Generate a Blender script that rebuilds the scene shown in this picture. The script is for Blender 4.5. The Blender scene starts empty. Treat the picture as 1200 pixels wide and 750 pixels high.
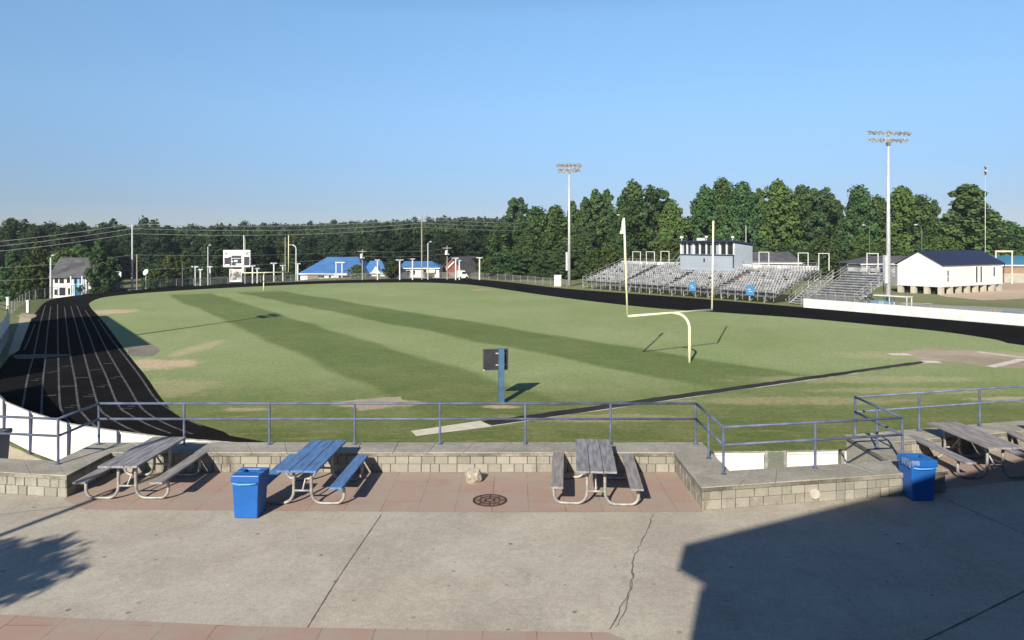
import bpy, bmesh, math, random
import numpy as np
from mathutils import Vector, Matrix

random.seed(11); RNG = np.random.default_rng(7)
D = bpy.data; sc = bpy.context.scene; COL = sc.collection
R = math.radians

# ------------------------------------------------------------------ measured view
FPX, HOR, CZ = 850.0, 288.0, 5.0          # focal length and horizon in photo pixels, eye height above the patio
GZ = -2.45                                 # level of the sports field below the patio
AX = Vector((-.529, .849)); PX = Vector((.849, .529))   # along / across the football field
SUN_EL = 26.5; SH = Vector((.33, .944))    # sun elevation, ground direction shadows run
SHL = SH / math.tan(R(SUN_EL))

def G(u, v, z=GZ):
    Y = FPX * (CZ - z) / (v - HOR)
    return Vector(((u - 600) / FPX * Y, Y))
def at(u, v, Y):
    return Vector(((u - 600) / FPX * Y, Y, CZ - (v - HOR) / FPX * Y))
def smooth(a, b, x):
    t = np.clip((x - a) / (b - a), 0, 1); return t * t * (3 - 2 * t)
def gz(x, y):
    x = np.asarray(x, float); y = np.asarray(y, float)
    d = (x + 64) * -.94 + (y - 101) * .34
    h = GZ - 3.0 * smooth(3, 14, d) * (1 - smooth(60, 110, d))
    hill = smooth(225, 620, y + .10 * x) * (12.5 + 3.2 * np.sin(x * .011 + 1.6) + 1.5 * np.sin(x * .029)) * (1 - .52 * smooth(20, 300, -x))
    return h + hill * (1 - smooth(40, 160, x) * .6)
def gzf(x, y): return float(gz(x, y))

# ------------------------------------------------------------------ node materials
MATS = {}
def nodemat(name):
    m = D.materials.new(name); m.use_nodes = True
    nt = m.node_tree; nt.nodes.clear()
    out = nt.nodes.new('ShaderNodeOutputMaterial'); b = nt.nodes.new('ShaderNodeBsdfPrincipled')
    nt.links.new(b.outputs[0], out.inputs[0]); MATS[name] = m
    return m, nt, b, out
class N:
    def __init__(s, nt): s.nt = nt
    def new(s, t, **kw):
        n = s.nt.nodes.new(t)
        for k, v in kw.items(): setattr(n, k, v)
        return n
    def link(s, a, b): s.nt.links.new(a, b)
    def val(s, sock, v):
        if isinstance(v, bpy.types.NodeSocket): s.link(v, sock)
        else: sock.default_value = v
    def coord(s): return s.new('ShaderNodeTexCoord').outputs['Object']
    def noise(s, vec, scale, detail=4, rough=.55, dist=0):
        n = s.new('ShaderNodeTexNoise'); s.link(vec, n.inputs['Vector'])
        n.inputs['Scale'].default_value = scale; n.inputs['Detail'].default_value = detail
        n.inputs['Roughness'].default_value = rough; n.inputs['Distortion'].default_value = dist
        return n.outputs['Fac']
    def ramp(s, fac, a, b, ca=(0, 0, 0, 1), cb=(1, 1, 1, 1)):
        n = s.new('ShaderNodeMapRange'); s.val(n.inputs[0], fac); n.interpolation_type = 'SMOOTHSTEP'
        n.inputs[1].default_value = a; n.inputs[2].default_value = b
        return n.outputs[0]
    def mix(s, fac, a, b, mode='MIX'):
        n = s.new('ShaderNodeMix', data_type='RGBA', blend_type=mode)
        s.val(n.inputs[0], fac)
        for i, v in ((6, a), (7, b)):
            if isinstance(v, bpy.types.NodeSocket): s.link(v, n.inputs[i])
            else: n.inputs[i].default_value = (*v, 1) if len(v) == 3 else v
        return n.outputs[2]
    def math(s, op, a, b=0., c=0.):
        n = s.new('ShaderNodeMath', operation=op)
        s.val(n.inputs[0], a); s.val(n.inputs[1], b); s.val(n.inputs[2], c)
        return n.outputs[0]
    def scalevec(s, vec, sx, sy, sz, rz=0, loc=(0, 0, 0)):
        n = s.new('ShaderNodeMapping'); s.link(vec, n.inputs[0])
        n.inputs['Scale'].default_value = (sx, sy, sz); n.inputs['Rotation'].default_value = (0, 0, rz)
        n.inputs['Location'].default_value = loc
        return n.outputs[0]
    def bump(s, b, h, strength, dist):
        n = s.new('ShaderNodeBump'); s.val(n.inputs['Height'], h)
        n.inputs['Strength'].default_value = strength; n.inputs['Distance'].default_value = dist
        s.link(n.outputs[0], b.inputs['Normal'])

def mat(name, c, c2=None, scale=4., rough=.6, metal=0., bump=0., bscale=40., stretch=None, spec=.4, lo=.35, hi=.65, wear=None):
    """paint / metal / wood: two tones mixed by noise, fine speckle, optional bump"""
    if name in MATS: return MATS[name]
    m, nt, b, out = nodemat(name); n = N(nt); co = n.coord()
    v = n.scalevec(co, *stretch) if stretch else co
    if c2 is None: c2 = tuple(x * .82 for x in c)
    f = n.ramp(n.noise(v, scale, 6, .6), lo, hi)
    col = n.mix(f, c2, c)
    fine = n.noise(v, scale * 9, 3, .6)
    col = n.mix(.25, col, n.mix(fine, (.25, .25, .25), (.75, .75, .75)), 'SOFT_LIGHT')
    n.link(col, b.inputs['Base Color'])
    if wear:
        sc_ = n.scalevec(co, 3.0, 3.0, .5); wm = n.ramp(n.noise(sc_, 7., 6, .75), .60, .74)
        col = n.mix(n.math('MULTIPLY', wm, wear[0]), col, wear[1]); n.link(col, b.inputs['Base Color'])
    b.inputs['Roughness'].default_value = rough; b.inputs['Metallic'].default_value = metal
    b.inputs['Specular IOR Level'].default_value = spec
    if bump: n.bump(b, n.noise(v, bscale, 4, .6), bump, .01)
    return m

# ------------------------------------------------------------------ mesh building
class MB:
    def __init__(s): s.v = []; s.f = []
    def add(s, verts, faces):
        o = len(s.v); s.v += [tuple(p) for p in verts]; s.f += [tuple(i + o for i in f) for f in faces]; return s
    def box(s, c, size, rz=0, rx=0, ry=0):
        M = Matrix.Translation(Vector(c)) @ Matrix.Rotation(rz, 4, 'Z') @ Matrix.Rotation(ry, 4, 'Y') @ Matrix.Rotation(rx, 4, 'X')
        x, y, z = (k / 2 for k in size)
        P = [M @ Vector(p) for p in ((-x, -y, -z), (x, -y, -z), (x, y, -z), (-x, y, -z), (-x, -y, z), (x, -y, z), (x, y, z), (-x, y, z))]
        return s.add(P, [(3, 2, 1, 0), (4, 5, 6, 7), (0, 1, 5, 4), (1, 2, 6, 5), (2, 3, 7, 6), (3, 0, 4, 7)])
    def hexa(s, lo, hi):
        """prism between two loops of the same length"""
        n = len(lo); P = [Vector(p) for p in lo] + [Vector(p) for p in hi]
        F = [tuple(reversed(range(n))), tuple(range(n, 2 * n))] + [(i, (i + 1) % n, n + (i + 1) % n, n + i) for i in range(n)]
        return s.add(P, F)
    def prism(s, poly, z0, z1): return s.hexa([(x, y, z0) for x, y in poly], [(x, y, z1) for x, y in poly])
    def tube(s, pts, r, n=8, r2=None, caps=True):
        pts = [Vector(p) for p in pts]; m = len(pts); rings = []
        up = None
        for i, p in enumerate(pts):
            t = (pts[min(i + 1, m - 1)] - pts[max(i - 1, 0)]).normalized()
            if up is None:
                up = Vector((0, 0, 1)) if abs(t.z) < .9 else Vector((1, 0, 0))
            a = (up - t * up.dot(t)).normalized(); b = t.cross(a); up = a
            rr = r if r2 is None else r + (r2 - r) * i / (m - 1)
            rings.append([p + (a * math.cos(2 * math.pi * k / n) + b * math.sin(2 * math.pi * k / n)) * rr for k in range(n)])
        V = [q for ring in rings for q in ring]; F = []
        for i in range(m - 1):
            for k in range(n):
                F.append((i * n + k, i * n + (k + 1) % n, (i + 1) * n + (k + 1) % n, (i + 1) * n + k))
        if caps: F += [tuple(reversed(range(n))), tuple(range((m - 1) * n, m * n))]
        return s.add(V, F)
    def lathe(s, prof, n=24, c=(0, 0, 0)):
        V = []; F = []; m = len(prof)
        for r, z in prof:
            for k in range(n):
                a = 2 * math.pi * k / n; V.append((c[0] + r * math.cos(a), c[1] + r * math.sin(a), c[2] + z))
        for i in range(m - 1):
            for k in range(n): F.append((i * n + k, i * n + (k + 1) % n, (i + 1) * n + (k + 1) % n, (i + 1) * n + k))
        F += [tuple(reversed(range(n))), tuple(range((m - 1) * n, m * n))]
        return s.add(V, F)
    def ball(s, c, r, sz=1., n=10, m=6):
        return s.lathe([(max(r * math.sin(math.pi * i / m), 1e-4), -r * sz * math.cos(math.pi * i / m)) for i in range(m + 1)], n, c)
    def build(s, name, material, parent=None, bevel=0, smooth=False):
        me = D.meshes.new(name); me.from_pydata(s.v, [], s.f); me.validate()
        me.materials.append(material)
        bm = bmesh.new(); bm.from_mesh(me)
        bmesh.ops.recalc_face_normals(bm, faces=bm.faces); bm.to_mesh(me); bm.free()
        o = D.objects.new(name, me); COL.objects.link(o); o.parent = parent
        if smooth:
            for p in me.polygons: p.use_smooth = len(p.vertices) == 4
        if bevel:
            b = o.modifiers.new('bevel', 'BEVEL'); b.width = bevel; b.segments = 2; b.limit_method = 'ANGLE'; b.angle_limit = R(40)
        return o
def tag(o, label=None, cat=None, group=None, kind=None):
    if label: o['label'] = label
    if cat: o['category'] = cat
    if group: o['group'] = group
    if kind: o['kind'] = kind
    return o
def thing(name, label, cat, loc=(0, 0, 0), rz=0, group=None):
    o = D.objects.new(name, None); COL.objects.link(o); o.location = loc; o.rotation_euler = (0, 0, rz)
    o.empty_display_size = .2
    return tag(o, label, cat, group)
def dup(root, loc, rz=None, label=None, scale=None):
    r = root.copy(); COL.objects.link(r); r.location = loc
    if rz is not None: r.rotation_euler = (0, 0, rz)
    if scale is not None: r.scale = scale
    if label: r['label'] = label
    for ch in list(root.children):
        c = ch.copy(); COL.objects.link(c); c.parent = r
        for g in list(ch.children):
            k = g.copy(); COL.objects.link(k); k.parent = c
    return r
def catmull(pts, step=1.0, closed=False):
    P = [Vector(p).to_2d() for p in pts]; n = len(P); out = []
    rng = range(n) if closed else range(n - 1)
    for i in rng:
        p0 = P[(i - 1) % n] if closed or i > 0 else P[0]; p1 = P[i]; p2 = P[(i + 1) % n]
        p3 = P[(i + 2) % n] if closed or i + 2 < n else P[-1]
        k = max(2, int((p2 - p1).length / step))
        for j in range(k):
            t = j / k
            out.append(.5 * ((2 * p1) + (p2 - p0) * t + (2 * p0 - 5 * p1 + 4 * p2 - p3) * t * t + (3 * p1 - p0 - 3 * p2 + p3) * t ** 3))
    if not closed: out.append(P[-1])
    return out
def sheet(name, poly, z, material, parent=None):
    bm = bmesh.new(); vs = [bm.verts.new((p[0], p[1], z)) for p in poly]
    bm.faces.new(vs); bmesh.ops.triangulate(bm, faces=bm.faces)
    bmesh.ops.recalc_face_normals(bm, faces=bm.faces)
    for f in bm.faces:
        if f.normal.z < 0: f.normal_flip()
    me = D.meshes.new(name); bm.to_mesh(me); bm.free(); me.materials.append(material)
    o = D.objects.new(name, me); COL.objects.link(o); o.parent = parent
    return o
def ribbon(mb, pts, w, z):
    V = []; F = []; m = len(pts)
    for i, p in enumerate(pts):
        t = (pts[min(i + 1, m - 1)] - pts[max(i - 1, 0)]).normalized(); nrm = Vector((-t.y, t.x)) * w / 2
        V += [(p.x - nrm.x, p.y - nrm.y, z), (p.x + nrm.x, p.y + nrm.y, z)]
    for i in range(m - 1): F.append((2 * i, 2 * i + 2, 2 * i + 3, 2 * i + 1))
    mb.add(V, F)
def along(pts, d):
    """points at equal spacing on a 2-D polyline"""
    out = [pts[0]]; acc = 0
    for a, b in zip(pts, pts[1:]):
        L = (b - a).length
        if L < 1e-6: continue
        while acc + L >= d * len(out): 
            t = (d * len(out) - acc) / L; out.append(a.lerp(b, min(max(t, 0), 1)))
        acc += L
    return out

# ------------------------------------------------------------------ camera, world, sun
cam = D.cameras.new('camera'); co = D.objects.new('camera', cam); COL.objects.link(co)
co.location = (0, 0, CZ); co.rotation_euler = (R(90), 0, 0)
cam.sensor_width = 36; cam.lens = FPX / 1200 * 36; cam.shift_y = -(375 - HOR) / 1200
cam.clip_start = .1; cam.clip_end = 9000
sc.camera = co
w = D.worlds.new('World'); sc.world = w; w.use_nodes = True
wn = w.node_tree; bg = wn.nodes['Background']
sky = wn.nodes.new('ShaderNodeTexSky'); sky.sky_type = 'NISHITA'; sky.sun_disc = False
sky.sun_elevation = R(SUN_EL); sky.sun_rotation = math.atan2(-SH.x, -SH.y)
sky.air_density = 1.0; sky.dust_density = 0.0; sky.ozone_density = 6.0; sky.altitude = 0
# hazier, dimmer air low over the horizon; unseen high sky dimmed to deepen shade
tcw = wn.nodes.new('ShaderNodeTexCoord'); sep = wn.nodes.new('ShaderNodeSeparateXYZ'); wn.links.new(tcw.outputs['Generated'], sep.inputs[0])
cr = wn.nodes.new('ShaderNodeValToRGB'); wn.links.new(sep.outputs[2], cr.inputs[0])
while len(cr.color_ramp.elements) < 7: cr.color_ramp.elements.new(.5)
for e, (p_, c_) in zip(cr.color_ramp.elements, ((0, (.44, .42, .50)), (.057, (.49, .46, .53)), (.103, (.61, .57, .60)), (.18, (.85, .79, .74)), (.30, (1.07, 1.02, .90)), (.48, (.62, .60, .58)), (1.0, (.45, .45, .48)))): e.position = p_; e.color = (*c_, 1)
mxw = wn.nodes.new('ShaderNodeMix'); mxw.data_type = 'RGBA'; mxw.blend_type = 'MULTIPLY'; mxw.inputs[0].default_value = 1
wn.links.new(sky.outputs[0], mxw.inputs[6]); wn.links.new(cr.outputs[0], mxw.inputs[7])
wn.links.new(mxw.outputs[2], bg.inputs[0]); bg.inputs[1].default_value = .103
sl = D.lights.new('sun', 'SUN'); sl.energy = 4.6; sl.angle = R(.5); sl.color = (1, .92, .78)
so = D.objects.new('sun', sl); COL.objects.link(so)
dvec = Vector((SH.x * math.cos(R(SUN_EL)), SH.y * math.cos(R(SUN_EL)), -math.sin(R(SUN_EL))))
so.rotation_euler = dvec.to_track_quat('-Z', 'Y').to_euler(); so.location = (-20, -60, 40)
sc.view_settings.view_transform = 'Standard'; sc.view_settings.look = 'None'
sc.view_settings.exposure = .80; sc.view_settings.gamma = 1
sc.render.engine = 'CYCLES'
sc.cycles.max_bounces = 6; sc.cycles.transparent_max_bounces = 16; sc.cycles.use_denoising = True

# ------------------------------------------------------------------ ground materials
def grass_material(name, field):
    m, nt, b, out = nodemat(name); n = N(nt); co = n.coord()
    big = n.ramp(n.noise(co, .045, 5, .6), .35, .65); mid = n.ramp(n.noise(co, .35, 5, .65), .3, .7)
    v = n.scalevec(co, .5, 3.2, 1, R(-32)); str_ = n.noise(v, .9, 5, .65)
    fine = n.noise(co, 6.0, 4, .7)
    if field:
        col = n.mix(big, (.236, .288, .118), (.284, .330, .156))
        q = n.new('ShaderNodeVectorMath', operation='DOT_PRODUCT'); n.link(co, q.inputs[0]); q.inputs[1].default_value = (PX.x, PX.y, 0)
        s_ = n.new('ShaderNodeVectorMath', operation='DOT_PRODUCT'); n.link(co, s_.inputs[0]); s_.inputs[1].default_value = (AX.x, AX.y, 0)
        N0 = Vector((11.3, 46.2)); qq = n.math('SUBTRACT', q.outputs['Value'], N0.dot(PX)); ss = n.math('SUBTRACT', s_.outputs['Value'], N0.dot(AX))
        wob = n.math('MULTIPLY', n.math('SUBTRACT', n.noise(co, .12, 3, .5), .5), 2.2)
        qq = n.math('ADD', qq, wob)
        def band(a, bb, skew, soft):
            x = n.math('ADD', qq, n.math('MULTIPLY', ss, skew))
            return n.math('MULTIPLY', n.ramp(x, a - soft, a + soft), n.math('SUBTRACT', 1.0, n.ramp(x, bb - soft, bb + soft)))
        st = n.math('ADD', band(-20.2, -13.8, 0., .5), band(-5.4, 1.8, .055, .55))
        st = n.math('MULTIPLY', st, n.ramp(ss, -14, -2))
        fade = n.math('MULTIPLY', n.math('SUBTRACT', 1., n.ramp(ss, 84, 92)), n.math('MULTIPLY_ADD', n.noise(co, .5, 5, .7), .5, .50))
        col = n.mix(n.math('MULTIPLY', st, fade), col, n.mix(big, (.088, .128, .030), (.114, .152, .042)))
        sx = n.new('ShaderNodeSeparateXYZ'); n.link(co, sx.inputs[0])
        near = n.math('SUBTRACT', 1.0, n.ramp(n.math('ADD', sx.outputs[1], n.math('MULTIPLY', wob, 2.5)), 27.5, 45))
        ncol = n.mix(mid, (.100, .132, .033), (.158, .172, .058))
        col = n.mix(n.math('MULTIPLY', near, .95), col, ncol)
        dry = n.math('MULTIPLY', n.ramp(str_, .52, .70), n.math('ADD', .18, n.math('MULTIPLY', near, .5)))
        col = n.mix(dry, col, (.27, .225, .115))
        # bare worn spots with shapes of their own
        for (u, vv, rx, ry, k) in ((177, 427, 3.2, 2.2, 1.), (126, 365.5, 3.4, 3.6, 1.), (232, 408, 1.0, 4.5, .6), (438, 473, 2.2, 1.0, .85),
                                   (190, 455, 3., 3., .35), (588, 477, .9, .45, .8), (1120, 417, 9., 2.4, .35), (700, 490, 5, .8, .35), (1010, 445, 8, 1.2, .35), (930, 470, 6, 1, .3),
                                   (290, 480, 1.2, .4, .5), (1190, 468, 2.5, .6, .6), (1060, 458, 5, .9, .35)):
            P = G(u, vv)
            mp = n.scalevec(co, 1, 1, 0, 0, (-P.x, -P.y, 0)); mp = n.scalevec(mp, 1 / rx, 1 / ry, 0)
            ln = n.new('ShaderNodeVectorMath', operation='LENGTH'); n.link(mp, ln.inputs[0])
            dd = n.math('ADD', ln.outputs['Value'], n.math('MULTIPLY', n.math('SUBTRACT', n.noise(co, .9, 5, .65), .5), 1.5))
            col = n.mix(n.math('MULTIPLY', n.math('SUBTRACT', 1., n.ramp(dd, .6, 1.15)), k), col, n.mix(fine, (.40, .31, .19), (.60, .49, .33)))
    else:
        col = n.mix(big, (.150, .178, .068), (.205, .215, .105))
        col = n.mix(n.ramp(str_, .5, .7), col, (.22, .19, .11))
    col = n.mix(n.ramp(mid, 0, 1), n.mix(.55, col, (.42, .45, .40), 'SOFT_LIGHT'), col)
    col = n.mix(.5, col, n.mix(n.ramp(fine, .25, .75), (.2, .2, .2), (.8, .8, .8)), 'SOFT_LIGHT')
    n.link(col, b.inputs['Base Color']); b.inputs['Roughness'].default_value = .9; b.inputs['Specular IOR Level'].default_value = .15
    n.bump(b, n.noise(co, 14, 4, .7), .6, .05)
    return m
M_FIELD = grass_material('field_grass', True)
M_GRASS = grass_material('rough_grass', False)

def track_material():
    m, nt, b, out = nodemat('track_rubber'); n = N(nt); co = n.coord()
    f = n.ramp(n.noise(co, .25, 6, .65), .3, .7)
    col = n.mix(f, (.0095, .0094, .0102), (.0155, .0152, .0155))
    v = n.scalevec(co, .35, 2.5, 1, R(58))
    col = n.mix(n.math('MULTIPLY', n.ramp(n.noise(v, .8, 5, .7), .58, .8), .5), col, (.016, .0155, .016))
    n.link(col, b.inputs['Base Color']); b.inputs['Roughness'].default_value = .95; b.inputs['Specular IOR Level'].default_value = 0
    n.bump(b, n.noise(co, 30, 3, .7), .4, .02)
    return m
M_TRACK = track_material()

def concrete(name, a, b_, spots=True, warm=(.30, .26, .21), scale=.6):
    m, nt, b, out = nodemat(name); n = N(nt); co = n.coord()
    f = n.ramp(n.noise(co, scale, 7, .62, .3), .3, .7); col = n.mix(f, a, b_)
    f2 = n.ramp(n.noise(co, scale * .33, 4, .5, .5), .45, .7); col = n.mix(n.math('MULTIPLY', f2, .35), col, warm)
    v = n.scalevec(co, 1.0, .28, 1, R(8)); col = n.mix(n.math('MULTIPLY', n.ramp(n.noise(v, 2.2, 6, .7), .55, .75), .30), col, tuple(x * .62 for x in a))
    bl = n.noise(co, scale * 5.5, 6, .72, .6); col = n.mix(.26, col, n.mix(n.ramp(bl, .30, .70), (.30, .30, .31), (.70, .69, .67)), 'SOFT_LIGHT')
    mid = n.noise(co, 11, 5, .75); col = n.mix(.5, col, n.mix(n.ramp(mid, .3, .7), (.34, .34, .34), (.66, .66, .66)), 'SOFT_LIGHT')
    fine = n.noise(co, 38, 4, .75); col = n.mix(.6, col, n.mix(n.ramp(fine, .25, .75), (.22, .22, .22), (.78, .78, .78)), 'SOFT_LIGHT')
    if spots:   # old chewing gum and small stains
        vo = n.new('ShaderNodeTexVoronoi', voronoi_dimensions='2D'); n.link(co, vo.inputs['Vector']); vo.inputs['Scale'].default_value = 2.3
        rnd = n.new('ShaderNodeSeparateColor'); n.link(vo.outputs['Color'], rnd.inputs[0])
        size = n.math('MULTIPLY', n.math('MAXIMUM', n.math('SUBTRACT', rnd.outputs[0], .50), 0.), .17)
        k = n.math('LESS_THAN', vo.outputs['Distance'], size)
        col = n.mix(n.math('MULTIPLY', k, n.math('MULTIPLY', rnd.outputs[1], .75)), col, (.055, .05, .045))
    n.link(col, b.inputs['Base Color']); b.inputs['Roughness'].default_value = .85; b.inputs['Specular IOR Level'].default_value = .25
    n.bump(b, n.noise(co, 60, 4, .7), .35, .008)
    return m
M_PATIO = concrete('patio_concrete', (.355, .318, .266), (.440, .402, .340), warm=(.40, .34, .27))
M_CAP = concrete('cap_concrete', (.250, .236, .200), (.365, .34, .29), spots=False, warm=(.17, .165, .135), scale=1.4)
M_RETAIN = concrete('retaining_concrete', (.40, .36, .29), (.47, .43, .36), spots=False, warm=(.28, .25, .2), scale=.9)
M_WALK = concrete('walk_concrete', (.42, .35, .25), (.47, .41, .31), spots=False, warm=(.30, .25, .18))

def paver_material():
    m, nt, b, out = nodemat('pink_pavers'); n = N(nt); co = n.coord()
    br = n.new('ShaderNodeTexBrick'); n.link(n.scalevec(co, 1, 1, 1, R(90), (.27, .38, 0)), br.inputs['Vector'])
    br.offset = .5; br.inputs['Scale'].default_value = 1; br.inputs['Brick Width'].default_value = 1.16; br.inputs['Row Height'].default_value = .70
    br.inputs['Mortar Size'].default_value = .010; br.inputs['Mortar Smooth'].default_value = .3
    br.inputs['Color1'].default_value = (.345, .232, .192, 1); br.inputs['Color2'].default_value = (.36, .262, .215, 1); br.inputs['Mortar'].default_value = (.20, .145, .12, 1)
    col = n.mix(n.math('MULTIPLY', n.ramp(n.noise(co, 1.3, 6, .65, .4), .36, .64), .8), br.outputs['Color'], (.335, .285, .24))
    col = n.mix(n.math('MULTIPLY', n.ramp(n.noise(co, .8, 5, .6), .55, .75), .35), col, (.20, .15, .125))
    col = n.mix(.45, col, n.mix(n.noise(co, 36, 4, .75), (.2, .2, .2), (.8, .8, .8)), 'SOFT_LIGHT')
    n.link(col, b.inputs['Base Color']); b.inputs['Roughness'].default_value = .88; b.inputs['Specular IOR Level'].default_value = .2
    n.bump(b, n.noise(co, 50, 4, .7), .3, .008)
    return m
M_PAVER = paver_material()

def block_material():
    m, nt, b, out = nodemat('split_block'); n = N(nt); co = n.coord()
    at_ = n.new('ShaderNodeAttribute', attribute_name='tone')
    col = n.mix(at_.outputs['Fac'], (.195, .184, .156), (.315, .298, .254))
    st = n.ramp(n.noise(n.scalevec(co, 1, 1, .55), 1.6, 6, .7, .5), .50, .72)
    col = n.mix(n.math('MULTIPLY', st, .8), col, (.075, .068, .052))
    col = n.mix(n.math('MULTIPLY', n.ramp(n.noise(co, 5, 5, .7), .5, .75), .5), col, (.40, .36, .29))
    col = n.mix(.55, col, n.mix(n.noise(co, 24, 5, .75), (.15, .15, .15), (.85, .85, .85)), 'SOFT_LIGHT')
    n.link(col, b.inputs['Base Color']); b.inputs['Roughness'].default_value = .92; b.inputs['Specular IOR Level'].default_value = .15
    n.bump(b, n.noise(co, 22, 5, .75), .8, .02)
    return m
M_BLOCK = block_material()
M_MORTAR = mat('mortar', (.13, .12, .095), (.075, .068, .053), 5, .95)

M_RAIL = mat('rail_blue_paint', (.125, .150, .235), (.060, .075, .125), 3, .5, 0, lo=.3, hi=.75, wear=(.6, (.14, .085, .06)))
M_GALV = mat('galvanised_pipe', (.37, .36, .335), (.22, .21, .195), 6, .48, .25, wear=(.6, (.20, .13, .085)))
M_WOODGREY = mat('weathered_grey_board', (.285, .285, .310), (.170, .160, .168), 2.2, .8, 0, .5, 30, (7, .9, 7))
M_WOODGREY2 = mat('weathered_brown_board', (.305, .290, .285), (.190, .168, .158), 2.2, .8, 0, .5, 30, (7, .9, 7))
M_WOODBLUE = mat('faded_blue_board', (.092, .205, .435), (.078, .130, .245), 2.2, .7, 0, .5, 30, (10, 1, 10), lo=.38, hi=.58)
M_BIN = mat('blue_plastic', (.012, .105, .38), (.010, .088, .32), 2, .42, 0, spec=.4, wear=(.45, (.055, .12, .27)))
M_BIN2 = mat('dark_blue_plastic', (.014, .075, .42), (.011, .06, .34), 3, .5, wear=(.5, (.05, .09, .22)))
M_BLACK = mat('black_void', (.012, .012, .014), None, 4, .8)
M_IRON = mat('cast_iron', (.085, .055, .048), (.045, .032, .03), 9, .7, .3, .6, 30)
M_WHITE = mat('white_paint', (.66, .66, .655), (.56, .56, .55), 1.2, .55)
M_WHITE2 = mat('white_siding', (.70, .70, .69), (.62, .62, .61), .7, .6)
M_CREAM = mat('cream_mat', (.62, .58, .46), (.52, .48, .37), 1.6, .8)
M_YELLOW = mat('pale_yellow_paint', (.80, .77, .54), (.70, .67, .45), 2, .45)
M_POSTBLUE = mat('blue_post_paint', (.060, .135, .235), (.04, .09, .16), 2, .5)
M_DARKPANEL = mat('black_panel', (.030, .029, .033), (.020, .020, .024), 3, .6)
M_STEEL = mat('pole_steel', (.56, .56, .57), (.46, .46, .47), 1.5, .5, .3)
M_ALU = mat('bleacher_aluminium', (.48, .48, .49), (.24, .24, .25), 1.1, .5, .25)
M_ALUD = mat('bleacher_understructure', (.19, .19, .195), (.10, .10, .10), 1.2, .6, .3)
M_GREYBLUE = mat('press_box_siding', (.335, .375, .435), (.305, .345, .405), .35, .6)
M_NAVY = mat('navy_trim', (.022, .032, .085), (.016, .022, .06), 2, .6)
M_NAVYROOF = mat('navy_metal_roof', (.018, .024, .055), (.013, .017, .04), 1, .5)
M_BLUEROOF = mat('bright_blue_roof', (.080, .205, .45), (.060, .165, .38), .3, .5)
M_CYANROOF = mat('sky_blue_roof', (.05, .18, .28), (.04, .14, .23), .3, .5)
M_GREYROOF = mat('grey_shingle_roof', (.095, .095, .105), (.060, .060, .068), .8, .85)
M_BRICK = mat('red_brick', (.25, .085, .055), (.17, .06, .045), 1.2, .85)
M_TAN = mat('tan_wall', (.27, .21, .155), (.22, .165, .12), .5, .8)
M_GLASS = mat('dark_window_glass', (.022, .026, .032), (.015, .018, .022), 1, .12, 0, spec=.7)
M_WOODPOLE = mat('utility_pole_wood', (.36, .32, .26), (.24, .21, .17), 1.2, .85, 0, .3, 12, (1, 1, .1))
M_WIRE = mat('pale_wire', (.50, .52, .50), None, 1, .5, .4)
M_BARK = mat('bark', (.085, .065, .048), (.045, .035, .027), 2, .95, 0, .8, 8, (1, 1, .25))
M_SAND = concrete('pit_sand', (.31, .245, .175), (.42, .345, .26), spots=False, warm=(.30, .20, .15), scale=.25)
M_DIRT = concrete('yard_dirt', (.44, .34, .25), (.50, .41, .31), spots=False, warm=(.36, .27, .19), scale=.08)
M_STONE = mat('pale_stone', (.44, .40, .325), (.28, .245, .19), 7, .95, 0, .9, 16)
M_LANE = mat('lane_paint', (.098, .098, .10), (.032, .032, .033), 2.2, .85, lo=.34, hi=.62)
M_BOARDW = mat('start_paint', (.42, .42, .41), (.25, .25, .25), 3, .8)
M_PANELBLUE = mat('light_blue_panel', (.26, .44, .62), (.22, .38, .56), 1, .55)
M_SIGNBLUE = mat('sign_blue', (.08, .25, .45), (.06, .20, .38), 2, .5)
M_LAMP = mat('lamp_glass', (.52, .54, .58), (.18, .19, .21), 3, .4, .1, lo=.4, hi=.6)

def mesh_material():
    m, nt, b, out = nodemat('chain_link'); n = N(nt); co = n.coord()
    b.inputs['Base Color'].default_value = (.36, .37, .38, 1); b.inputs['Metallic'].default_value = .4; b.inputs['Roughness'].default_value = .5
    tr = n.new('ShaderNodeBsdfTransparent'); mx = n.new('ShaderNodeMixShader')
    n.link(n.math('MULTIPLY_ADD', n.noise(co, 9, 2, .5), .12, .16), mx.inputs[0]); n.link(tr.outputs[0], mx.inputs[1]); n.link(b.outputs[0], mx.inputs[2])
    n.link(mx.outputs[0], out.inputs[0]); return m
M_CHAIN = mesh_material()

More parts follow.
